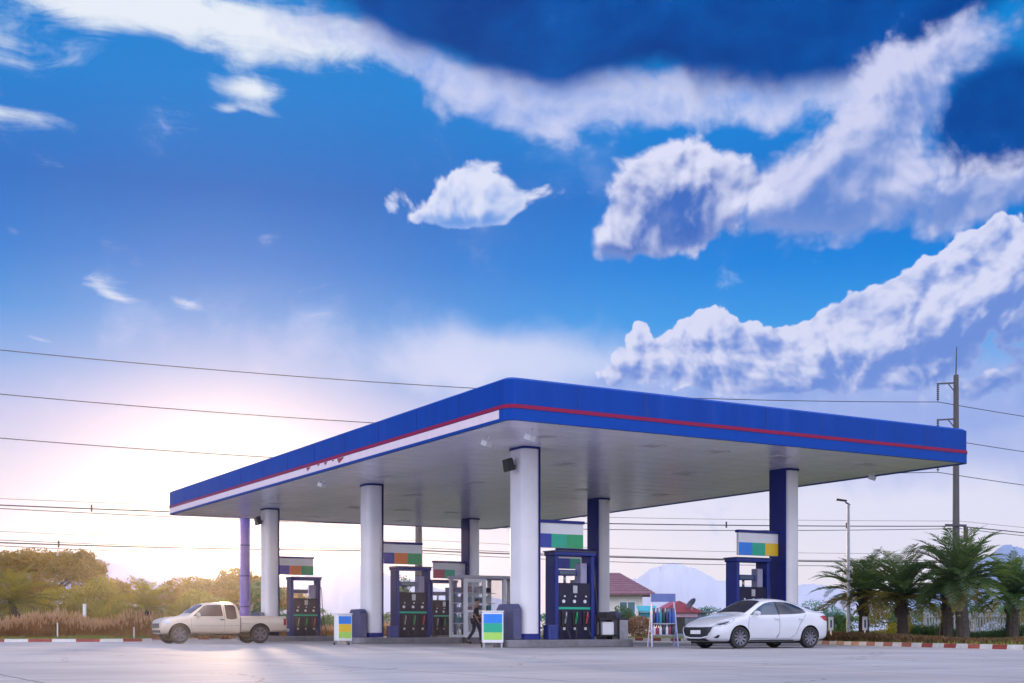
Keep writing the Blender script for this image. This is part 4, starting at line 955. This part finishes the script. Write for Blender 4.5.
# left: big spreading rain tree, a lower tree, a second spreading tree behind the pickup
p = at(34, 90); tree('rain_tree', 'broad spreading rain tree, tallest tree at the far left', p, dome(6.4, 3.0, 5.5, 44, 1.3, 11, 4.5), L_rain, 26000, .13, 1, 2.6, .3, .5)
p = at(101, 84); tree('leafy_tree', 'rounded yellow green tree at the right edge of the spreading rain tree', p, [(0,0,2.9,1.3,1.2),(-.8,0,2.1,1.1,.9),(.8,.2,2.2,.9,.9),(0.1,0,1.4,1.5,.8)], L_lime, 9000, .11, 2, 1.4, .14)
p = at(62, 80); tree('leafy_tree', 'dense low golden tree under the canopy of the rain tree', p, [(0,0,2.0,1.6,1.2),(-1.6,0,1.6,1.5,1.1),(1.4,.2,1.5,1.2,1.0),(0,0,1.0,2.4,.8)], L_lime, 11000, .11, 12, 1.0, .14)
p = at(222, 96); tree('rain_tree', 'spreading brown green tree behind the beige pickup truck', p, dome(5.4, 2.4, 4.1, 36, 1.2, 15, 4), L_rain, 20000, .13, 3, 2.0, .26, .5)
p = at(196, 82); tree('leafy_tree', 'bright green low tree above the cab of the pickup truck', p, [(0,0,2.2,1.3,1.0),(1.0,0,1.7,1.1,.9),(-1.1,0,1.4,1.1,.8),(0,0,.9,1.9,.7)], L_lime, 8000, .11, 4, 1.1, .13)
p = at(262, 84); tree('leafy_tree', 'green tree between the violet pole and the far left column', p, [(0,0,2.6,1.2,1.3),(.4,0,1.4,1.3,1.0)], L_green, 5000, .10, 5, 1.3, .13)
p = at(403, 80); tree('slim_tree', 'thin airy young tree seen through the frame of the middle left pump', p, [(0,0,3.3,.55,.7),(.2,0,2.4,.7,.6),(-.2,0,1.6,.6,.6)], L_green, 1600, .09, 6, 2.4, .06)
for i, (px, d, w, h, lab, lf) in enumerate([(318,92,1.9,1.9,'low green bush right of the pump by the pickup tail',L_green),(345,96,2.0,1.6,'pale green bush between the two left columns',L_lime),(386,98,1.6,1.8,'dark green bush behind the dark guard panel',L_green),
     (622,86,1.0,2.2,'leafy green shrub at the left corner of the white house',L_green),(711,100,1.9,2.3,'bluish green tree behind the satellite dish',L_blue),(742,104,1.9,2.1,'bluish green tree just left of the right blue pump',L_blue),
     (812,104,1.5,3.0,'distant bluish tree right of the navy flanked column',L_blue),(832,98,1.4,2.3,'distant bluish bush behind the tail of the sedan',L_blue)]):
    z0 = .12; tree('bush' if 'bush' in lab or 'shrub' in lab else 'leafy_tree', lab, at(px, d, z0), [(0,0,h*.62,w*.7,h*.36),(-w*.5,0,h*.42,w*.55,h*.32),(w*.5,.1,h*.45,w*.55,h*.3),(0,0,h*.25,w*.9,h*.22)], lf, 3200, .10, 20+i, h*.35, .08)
for i, (px, d, w, h) in enumerate([(560,110,6,1.8),(650,120,6,1.5),(470,112,5,1.7),(300,112,5,1.6),(770,118,6,1.9),(890,112,5,2.6),(980,108,5,3.0),(1060,100,5,3.2)]):
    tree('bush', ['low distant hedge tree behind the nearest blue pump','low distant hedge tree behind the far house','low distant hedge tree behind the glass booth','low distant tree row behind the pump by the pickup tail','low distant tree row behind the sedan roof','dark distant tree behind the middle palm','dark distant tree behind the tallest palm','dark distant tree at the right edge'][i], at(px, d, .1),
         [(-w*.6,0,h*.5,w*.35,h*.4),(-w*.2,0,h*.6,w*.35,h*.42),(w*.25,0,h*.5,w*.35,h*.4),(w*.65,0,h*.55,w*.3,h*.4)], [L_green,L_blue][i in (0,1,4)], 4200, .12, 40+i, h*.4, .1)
p = at(128, 80); tree('leafy_tree', 'low green gold tree between the backlit golden palm and the rounded tree', p, [(0,0,1.9,1.3,.9),(-1.3,0,1.3,1.2,.8),(1.2,.1,1.3,1.1,.8),(0,0,.7,2.0,.6)], L_lime, 7000, .11, 14, 1.0, .12)
p = at(12, 84); tree('leafy_tree', 'dark golden tree at the left picture edge under the rain tree', p, [(0,0,2.4,1.7,1.2),(-1.5,0,1.6,1.5,1.0),(1.5,.1,1.6,1.4,1.0),(0,0,.8,2.6,.7)], L_rain, 9000, .11, 16, 1.2, .14)
# palms
L_palm_new = leafmat('palm_leaf_fresh', (.05,.13,.045), (.14,.20,.055), .45, .8); L_palm_backlit = leafmat('palm_leaf_backlit_gold', (.15,.17,.03), (.30,.24,.03), .55, .8)  # the gold is low sun from behind, painted into the palm leaf colour
def palm(label, loc, h, L, nf, seed, tr=.2, spread=1.0, old=.12, mats=None):
    rnd = random.Random(seed); t = thing('date_palm', label, 'palm tree', loc, 0, 'date palms on the verge')
    lean = Vector((rnd.uniform(-.12,.12), rnd.uniform(-.1,.1), 0)); tb = MB(); n = 14
    tb.tube([Vector((0,0,-.05+h*i/n))+lean*(i/n)**1.5 for i in range(n+1)], [tr*(1.25-.3*i/n+(.09 if i % 2 else -.03)) for i in range(n+1)], 10)
    top = Vector((0,0,h))+lean
    for k in range(26):                                       # stubs of cut fronds under the crown
        a = k*2.4; z = h-.75+.7*k/26
        if z > .3: tb.tube([(lean.x+math.cos(a)*tr*.9, lean.y+math.sin(a)*tr*.9, z), (lean.x+math.cos(a)*tr*1.55, lean.y+math.sin(a)*tr*1.55, z+.22)], [.05,.02], 5)
    tb.build('trunk', palm_bark, t, smooth=30)
    cr = MB()
    for i in range(nf):
        f = i/(nf-1); el = R(86-97*f**1.05+rnd.uniform(-9,9)); azm = i*2.399+rnd.uniform(-.25,.25); l = L*rnd.uniform(.82,1.1)*(1-.12*abs(f-.4))
        hd = Vector((math.cos(azm), math.sin(azm), 0))*spread; pts = []; p = top.copy(); e = el; N = 17; droop = R(rnd.uniform(3.0,5.4))
        for k in range(N+1):
            pts.append(p.copy()); p = p+(hd*math.cos(e)+Vector((0,0,1))*math.sin(e))*l/N; e -= droop*(.45+1.2*k/N)
        cr.mi = 1 if (f > 1-old and rnd.random() < .8) else (2 if rnd.random() < .45 else 0)
        cr.tube(pts, [.028*(1-k/N*.85) for k in range(N+1)], 4, False)
        for k in range(2, N+1):
            for q in (0, .5):
                kk = min(N-1, k-1); a = pts[kk].lerp(pts[kk+1], q) if k <= N-1 else pts[N]
                tg = (pts[min(N,kk+1)]-pts[kk]).normalized(); sd = tg.cross(Vector((0,0,1)))
                sd = sd.normalized() if sd.length > .05 else Vector((-hd.y,hd.x,0)); up = sd.cross(tg)
                ll = L*.21*math.sin(math.pi*min(1,(k+q)/N*.86+.12))**.7*rnd.uniform(.85,1.15)
                for s in (-1, 1):
                    dv = (sd*s*.78+tg*.62+up*rnd.uniform(.05,.38)).normalized(); wv = tg*.5-sd*s*.5+up*.1; wv = (wv-dv*wv.dot(dv)).normalized()*.017
                    tip = a+dv*ll+Vector((0,0,-.12*ll)); m_ = a+dv*ll*.5
                    j = len(cr.v); cr.v += [a-wv*.6, a+wv*.6, m_+wv, tip, m_-wv]; cr.f.append([j,j+1,j+2,j+3,j+4]); cr.m.append(cr.mi)
    cr.build('crown', mats or [L_palm, L_palm_old, L_palm_new], t, fix=False); return t
vz = .11
palm('largest date palm, its crown reaching in front of the concrete power pole', at(963, 43.5, vz), 2.10, 2.45, 50, 1, .19)
palm('dark date palm trunk close behind the largest palm on its left', at(946, 47.5, vz), 1.75, 2.0, 32, 2, .2)
palm('date palm right of the street lamp with yellowing lower fronds', at(903, 45.8, vz), 1.60, 2.35, 46, 3, .17, old=.32)
palm('date palm behind the street lamp with dry brown lower fronds', at(864, 49.5, vz), 1.75, 2.3, 46, 4, .17, old=.32)
palm('dark date palm at the right edge in front of the pale fence', at(1012, 47, vz), 1.7, 2.1, 46, 5, .2)
palm('date palm partly cut off by the right picture edge', at(1046, 50, vz), 1.6, 2.2, 46, 6, .18)
palm('backlit golden date palm at the far left under the rain tree', at(18, 66, vz), 1.75, 2.6, 40, 7, .25, old=.3, mats=[L_palm_backlit, L_palm_old, L_lime])
palm('backlit golden date palm just left of the pickup truck', at(148, 62, vz), 1.35, 2.1, 36, 8, .20, old=.3, mats=[L_palm_backlit, L_palm_old, L_lime])
# hedges of dry flowering grass
def grass_hedge(name, label, pts, n, h, w, seed, leaf, plume, cat='hedge', z0=.1):
    rnd = random.Random(seed); mb = MB(); P = [Vector(q) for q in pts]; Ls = [(b-a).length for a, b in zip(P, P[1:])]; tot = sum(Ls)
    for _ in range(n):
        s = rnd.random()*tot; i = 0
        while i < len(Ls)-1 and s > Ls[i]: s -= Ls[i]; i += 1
        b = P[i].lerp(P[i+1], min(1, s/Ls[i])); nn = (P[i+1]-P[i]).normalized(); nn = Vector((-nn.y, nn.x, 0))
        u = rnd.uniform(-1,1); b = b+nn*u*w*.5; b.z = z0
        hh = h*rnd.uniform(.55,1.0)*(1-.35*abs(u)**2)*(.8+.2*math.sin(b.x*1.3+1.7*math.sin(b.x*.37))); l = Vector((rnd.gauss(0,.22), rnd.gauss(0,.22), 1)).normalized(); sd = Vector((rnd.gauss(0,1), rnd.gauss(0,1), 0)).normalized()
        mb.mi = 0; j = len(mb.v); ww = .016*rnd.uniform(.7,1.5); bend = Vector((l.x, l.y, 0))*hh*.5
        mb.v += [b-sd*ww, b+sd*ww, b+l*hh*.6+sd*ww*.9, b+l*hh+bend-Vector((0,0,.05)), b+l*hh*.6-sd*ww*.9]; mb.f.append([j,j+1,j+2,j+3,j+4]); mb.m.append(0)
        if plume and rnd.random() < .11:
            mb.mi = 1; t_ = b+l*hh+bend*.8; j = len(mb.v); k = .035
            for d1 in (sd, Vector((-sd.y, sd.x, 0))):
                j = len(mb.v); mb.v += [t_-Vector((0,0,.04)), t_+d1*k+Vector((0,0,.1)), t_+Vector((l.x*.1,l.y*.1,.28)), t_-d1*k+Vector((0,0,.1))]; mb.f.append([j,j+1,j+2,j+3]); mb.m.append(1)
    return tag(mb.build(name, [leaf, L_plume], fix=False), label, cat)
def bearing(px, d, z=.1): return at(px, d, z)
grass_hedge('grass_hedge', 'long reddish flowering grass hedge along the far left kerb', [bearing(-60,61),bearing(40,60.5),bearing(110,60.5),bearing(172,61.5)], 15000, 1.35, 1.6, 1, L_dry, True)
grass_hedge('grass_hedge', 'low brown grass hedge below the palms along the right kerb', [bearing(822,49.6),bearing(870,45.4),bearing(915,42.2),bearing(960,39.9),bearing(1030,37.4),bearing(1120,34.8)], 15000, .48, 1.0, 2, leafmat('brown_green_grass', (.09,.075,.03), (.20,.11,.05), .35, 1.2), False)
grass_hedge('grass_hedge', 'green hedge row in the shade behind the palm trunks', [bearing(838,53),bearing(880,51.5),bearing(925,50),bearing(1050,47)], 9000, .85, 1.1, 3, L_green, False)
grass_hedge('grass_hedge', 'low dry grass hedge beyond the pickup bed', [bearing(172,66),bearing(235,70),bearing(330,80),bearing(420,86)], 7000, 1.0, 1.2, 4, L_dry, True)
def bush(name, label, loc, r, h, leaf, n, s, seed, cat='shrub'):
    rnd = random.Random(seed); mb = MB(); leafquads(mb, (0,0,h*.5), n, r, r, h*.52, s, rnd, .6); o = mb.build(name, leaf, fix=False); o.location = loc; return tag(o, label, cat)
bush('clipped_shrub', 'round brown clipped shrub between the grey litter bin and the display stand', at(639, 66, .1), .85, 1.15, leafmat('brown_shrub', (.20,.11,.07), (.30,.18,.12), .3, 2), 2600, .06, 5)
bush('flowering_shrub', 'yellow leaved shrub between the palm trunks left of the fence', at(892, 49.2, .1), .28, .72, L_yel, 420, .05, 6)
bush('flowering_shrub', 'small yellow and white shrub near the second white marker', at(880, 50, .1), .3, .45, L_yel, 250, .04, 7)
bush('leafy_shrub', 'bright green shrub behind the sedan tail beside the first white marker', at(838, 50.5, .1), .55, 1.05, leafmat('fresh_green', (.06,.16,.03), (.12,.24,.04), .4, 2), 900, .06, 8)
# turf blades near the kerbs: nobody could count them
rnd = random.Random(4); mb = MB()
for _ in range(26000):
    if rnd.random() < .6: x = rnd.uniform(-34,-15.5); y = 55.9+rnd.random()**1.5*5; y = y if x < -18 else y+3
    else:
        i = rnd.randrange(len(vr)-1); q = Vector(vr[i]).lerp(Vector(vr[i+1]), rnd.random()); x = q.x+rnd.uniform(.25,1.8); y = q.y+rnd.uniform(.15,.8)
    if not (in_poly(x, y, VR) or in_poly(x, y, VL)): continue
    hh = rnd.uniform(.05,.20)*(1.3 if math.sin(x*.9)+math.sin(x*.37+1) > .6 else .8); a = rnd.random()*3.14; sd = Vector((math.cos(a), math.sin(a), 0))*.012; b = Vector((x,y,.10)); j = len(mb.v)
    mb.v += [b-sd, b+sd, b+Vector((rnd.gauss(0,.04), rnd.gauss(0,.04), hh))]; mb.f.append([j,j+1,j+2]); mb.m.append(0)
tag(mb.build('verge_grass', L_turf, fix=False), kind='stuff')
# ------------------------------------------------------------------ houses
p = at(610, 96, .1); t = thing('house', 'white single storey house with a plum red hipped roof', 'house', p, R(-4))
wallm = mat('house_wall', (.72,.70,.66), .7, var=.06, dirt=((.45,.42,.38), .4)); roofm = mat('plum_roof_tiles', (.19,.09,.13), .7, var=.2, scale=3)
hw, hd_, hz = 3.25, 3.2, 3.15
MB().box(-hw+.9, hw-.9, -hd_+.7, hd_-.7, -.1, hz).build('wall', wallm, t)
rf = MB(); rf.add([(-hw,-hd_,hz-.05),(hw,-hd_,hz-.05),(hw,hd_,hz-.05),(-hw,hd_,hz-.05),(-.7,0,hz+1.55),(.7,0,hz+1.55),(-hw,-hd_,hz-.2),(hw,-hd_,hz-.2),(hw,hd_,hz-.2),(-hw,hd_,hz-.2)],
    [(0,1,5,4),(1,2,5),(2,3,4,5),(3,0,4),(0,6,7,1),(1,7,8,2),(2,8,9,3),(3,9,6,0),(6,9,8,7)]); r_ = rf.build('roof', roofm, t)
m = MB()
for i in range(1, 11):
    f = i/11; m.bar((-hw+(hw-.7)*f,-hd_*(1-f)-.01,hz-.05+1.6*f+.02),(hw-(hw-.7)*f,-hd_*(1-f)-.01,hz-.05+1.6*f+.02),.03,.03)
m.build('tile_course_shadow', mat('roof_shadow_line', (.13,.06,.09), .8), r_)
for x in (1.25, -.9):
    w = MB().box(x-.62, x+.62, -hd_+.64, -hd_+.72, .9, 2.5).build('window', M['white'], t)
    for s in (-.29, .29): MB().box(x+s-.25, x+s+.25, -hd_+.62, -hd_+.645, .97, 2.43).build('pane', mat('window_teal', (.06,.16,.22), .15), w)
m = MB()
for i in range(9): m.box(hw-.95, hw-.86, -hd_+.68, -hd_+.73, .25+i*.27, .27+i*.27)
m.build('wall_groove', M['grey_metal'], t)
p = at(676, 82, .1); t = thing('roadside_shop', 'small dark roadside shop with a red gabled roof behind the display stand', 'shop', p, R(5))
MB().box(-1.15, 1.7, -1.2, 1.2, 0, 1.55).build('wall', mat('shop_wall', (.16,.19,.26), .7, var=.25), t)
MB().prism_y([(-1.5,1.5),(-.1,2.25),(1.3,1.62),(1.3,1.5)], -1.5, 1.4).build('roof', mat('shop_roof_red', (.34,.06,.10), .6, var=.2), t)
MB().box(1.3, 2.2, -1.5, 1.2, 1.5, 1.62).build('side_roof', mat('shop_roof_slate', (.10,.15,.20), .6, var=.2), t)
MB().box(-.7,.3,-1.24,-1.2,.2,1.2).build('doorway', M['black'], t); MB().box(-.6,1.1,-1.28,-1.2,1.22,1.46).build('sign_panel', mat('shop_sign_pink', (.55,.35,.5), .5), t)
t = thing('satellite_dish', 'small tilted satellite dish beside the red roofed shop', 'satellite dish', at(692, 80, 1.72), R(20))
MB().tube([(0,0,0),(0,0,.42)], .03, 8).build('mast', M['grey_metal'], t)
MB().lathe([(.001,.0),(.2,.02),(.38,.09),(.38,.10),(.2,.03),(.001,.012)], Matrix.Translation((0,0,.42)) @ Matrix.Rotation(R(-52),4,'Y') @ Matrix.Rotation(R(6),4,'X'), 20).build('dish', M['dark_metal'], t, smooth=40)
t = thing('market_stall', 'small stall with a teal awning left of the display stand', 'stall', at(646.5, 72, .1), 0)
for sx in (-.45,.45):
    for sy in (-.4,.4): MB().bar((sx,sy,0),(sx,sy,1.45),.05).build('post', M['dark_metal'], t)
MB().prism_x([(-.55,1.42),(.5,1.72),(.5,1.78),(-.55,1.48)], -.55, .55).build('awning', mat('teal_awning', (.02,.33,.42), .6), t)
MB().box(-.5,.5,-.42,.4,1.10,1.40).build('shade_cloth', mat('teal_cloth', (.02,.24,.36), .7), t); MB().box(-.5,.5,-.42,.4,.5,.56).build('counter', M['red'], t)
# ------------------------------------------------------------------ fence, markers, posts, lamps
def fence_run(label, A, B, n_posts, h):
    A = Vector(A); B = Vector(B); L = (B-A).length; t = thing('metal_fence', label, 'fence', A, math.atan2(B.y-A.y, B.x-A.x))
    fm = mat('fence_pale_grey', (.42,.43,.47), .5, var=.12)
    m = MB()
    for k in range(int(L/.11)): m.box(.06+k*.11-.028, .06+k*.11+.028, -.012, .012, .12, h)
    m.build('fence_bars', fm, t)
    for z in (.2, h-.15): MB().box(0, L, -.035, -.0125, z-.025, z+.025).build('rail', fm, t)
    for k in range(n_posts): x = L*k/(n_posts-1); MB().box(x-.06, x+.06, -.06, .06, 0, h+.06).build('post', fm, t)
    return t
fence_run('pale grey metal bar fence behind the palms at the right', at(925, 52.5, .1), at(1130, 50.5, .1), 5, 1.12)
for px, d, lab in ((831, 47.8, 'narrow white marker sign close to the tail of the sedan'), (865, 46.8, 'narrow white marker sign right of the street lamp')):
    t = thing('marker_sign', lab, 'marker sign', at(px, d, .1), R(-6)); b = MB().box(-.09,.09,-.02,.02,.42,.92).build('board', M['white'], t, bevel=.01)
    MB().bar((0,.0,-.05),(0,0,.45),.05).build('post', M['white'], t); MB().box(-.028,.028,-.026,-.0205,.52,.80).build('dark_mark', mat('marker_navy', (.02,.03,.12), .5), b)
for px, lab, h in ((84.5,'white concrete post standing in the reddish grass hedge',1.05),(57.5,'thin white stake at the front of the grass hedge',.75),(134,'short white post near the backlit golden palm beside the pickup',.55)):
    d = 59 if h < 1 else 62.5; o = MB().prism_z(rrect(-.07,.07,-.07,.07,.02), 0, h).build('white_post', M['white'], bevel=.01) if h > .8 else MB().tube([(0,0,0),(0,0,h)], .03, 8).build('white_stake', M['white'])
    o.location = at(px, d, .1); tag(o, lab, 'post')
    if h > .8: o.location.z = .75
t = thing('street_lamp', 'slim grey street lamp with a flat head standing beside the palms', 'street lamp', at(848.5, 48.5, .1), 0)
MB().tube([(0,0,-.1),(0,0,5.2)], [.075,.05], 10).build('pole', M['grey_metal'], t, smooth=60); MB().tube([(0,0,0),(0,0,.3)], .12, 10).build('base', M['grey_metal'], t)
MB().bar((.06,0,5.18),(-.12,0,5.29),.06,.05).build('arm', M['dark_metal'], t); MB().prism_z([(-.46,-.10),(-.40,-.13),(-.06,-.10),(-.06,.10),(-.40,.13),(-.46,.10)], 0, .06).xf(Matrix.Translation((-.02,0,5.30)) @ Matrix.Rotation(R(8),4,'Y')).build('lamp_head', M['dark_metal'], t, bevel=.015)
t = thing('violet_pole', 'thick violet round pole behind the bed of the pickup truck', 'pole', at(245, 66.5, 0), 0)
MB().tube([(0,0,0),(0,0,7.0)], .26, 20).build('shaft', M['purple'], t, smooth=60); MB().tube([(0,0,.0),(0,0,.35)], .42, 20).build('foot', M['concrete'], t, smooth=60)
for z in (1.7, 3.3, 4.9): MB().tube([(0,0,z),(0,0,z+.05)], .275, 20).build('joint_ring', M['navy'], t, smooth=60)
MB().tube([(0,0,7.0),(0,0,7.12)], [.27,.12], 20).build('cap', M['navy'], t, smooth=60)
# ------------------------------------------------------------------ power line along the road
DA, SL = 85.0, .299; XA = (956-512)/F*DA
road = lambda x: Vector((x, DA+SL*(x-XA), 0))
zA = lambda py: zz(py, DA)
def power_pole(label, x, top, arms, low, rod=True):
    t = thing('power_pole', label, 'power pole', road(x), math.atan(SL))
    MB().tube([(0,0,-.2),(0,0,top)], [.27,.17], 8).build('pole', M['pole_concrete'], t, smooth=30)
    if rod: MB().tube([(0,0,top),(.05,0,top+1.9)], [.05,.03], 6).build('top_rod', M['dark_metal'], t)
    for z in arms:
        a = MB(); a.bar((.1,0,z+1.35),(-1.45,0,z+1.2),.10); a.bar((-.1,0,z+.75),(-.6,0,z+1.25),.05); a = a.build('crossarm', M['dark_metal'], t)
        i = MB()
        for k in range(8): i.lathe([(.03,0),(.11,.05),(.03,.10)], Matrix.Translation((-1.4,0,z+.12+k*.13)), 10)
        i.tube([(-1.4,0,z),(-1.4,0,z+1.2)], .025, 6); i.build('insulator', M['dark_metal'], a)
    for z, w in low: MB().box(-w, w*.6, -.32, -.2, z-.06, z+.06).build('low_crossarm', M['dark_metal'], t)
    return t
XB, XD, XM = -29.0, 104.0, -5.45
power_pole('tall concrete power pole with two bracket arms rising behind the largest palm', XA, zA(375), [zA(403), zA(439), zA(473)], [(zA(525.5), 1.0)])
m = MB().lathe([(.001,0),(.16,0),(.16,1.0),(.001,1.0)], Matrix.Translation((.55,-.26,zA(542))), 12); m = m.build('line_box', M['dark_metal'], bevel=.03); m.location = road(XA); m.rotation_euler = (0,0,math.atan(SL)); tag(m, 'dark cylinder hanging on the low crossarm of the tall power pole', 'transformer')
power_pole('concrete power pole beyond the left edge of the picture', XB, zA(375), [zA(403), zA(439), zA(473)], [(zA(525.5), 1.0)])
power_pole('concrete power pole beyond the right edge of the picture', XD, zA(375), [zA(403), zA(439), zA(473)], [(zA(525.5), 1.0)])
power_pole('short grey pole between the middle columns behind the canopy', XM, 9.0, [], [(7.0, .6)], False)
wire_m = mat('wire_dark', (.02,.02,.03), .6)
def wire(label, x0, z0, x1, z1, sag, r, off=-1.4, dz=0.0, marks=()):
    ex = Vector((math.cos(math.atan(SL)), math.sin(math.atan(SL)), 0)); P = []
    for i in range(33):
        t = i/32; P.append(road(x0+(x1-x0)*t)+ex*off+Vector((0,0,z0+(z1-z0)*t-4*sag*t*(1-t)+dz)))
    mb = MB().tube(P, r, 5)
    for t in marks:
        i = min(31, int(t*32)); q = P[i].lerp(P[i+1], t*32-i); mb.tube([q-Vector((0,0,.16)), q+Vector((0,0,.22))], .05, 6)
    return tag(mb.build('power_line', wire_m), label, 'power line')
Z1, Z2, Z3 = zA(403), zA(439), zA(473)
for z, nm, zl in ((Z1,'top',15.6), (Z2,'second',13.25), (Z3,'third',10.9)):
    wire(f'{nm} of the three single wires crossing the sky above the canopy', XB, zl, XA, z, .80, .024)
    wire(f'{nm} of the three single wires right of the tall power pole', XA, z, XD, z, 2.0, .024)
for k, (dz, r, sg) in enumerate(((0,.032,.34),(-.16,.022,.55),(.34,.012,.3))):
    nm = ['thick upper','thin sagging upper','faint highest'][k]
    wire(f'{nm} cable of the low bundle from the left edge to the tall pole', XB, 7.2, XA, 7.43, sg, r, .3, dz, (.10,.72,.86) if k == 0 else ())
    wire(f'{nm} cable of the low bundle right of the tall pole', XA, 7.43, XD, 7.4, 1.0+sg, r, .3, dz)
for k, (dz, r, sg) in enumerate(((0,.036,.12),(.16,.018,.2),(-.14,.018,.25),(.62,.011,.2))):
    nm = ['thick','thin upper','thin lower','faint'][k]
    wire(f'{nm} cable of the lowest bundle left of the short grey pole', XB, 5.2, XM, 5.15, sg, r, .3, dz, (.18,) if k == 0 else ())
    wire(f'{nm} cable of the lowest bundle right of the short grey pole', XM, 5.15, XA, 5.0, sg*1.3, r, .3, dz)
    wire(f'{nm} cable of the lowest bundle beyond the tall power pole', XA, 5.0, XD, 5.0, 1.0, r, .3, dz)
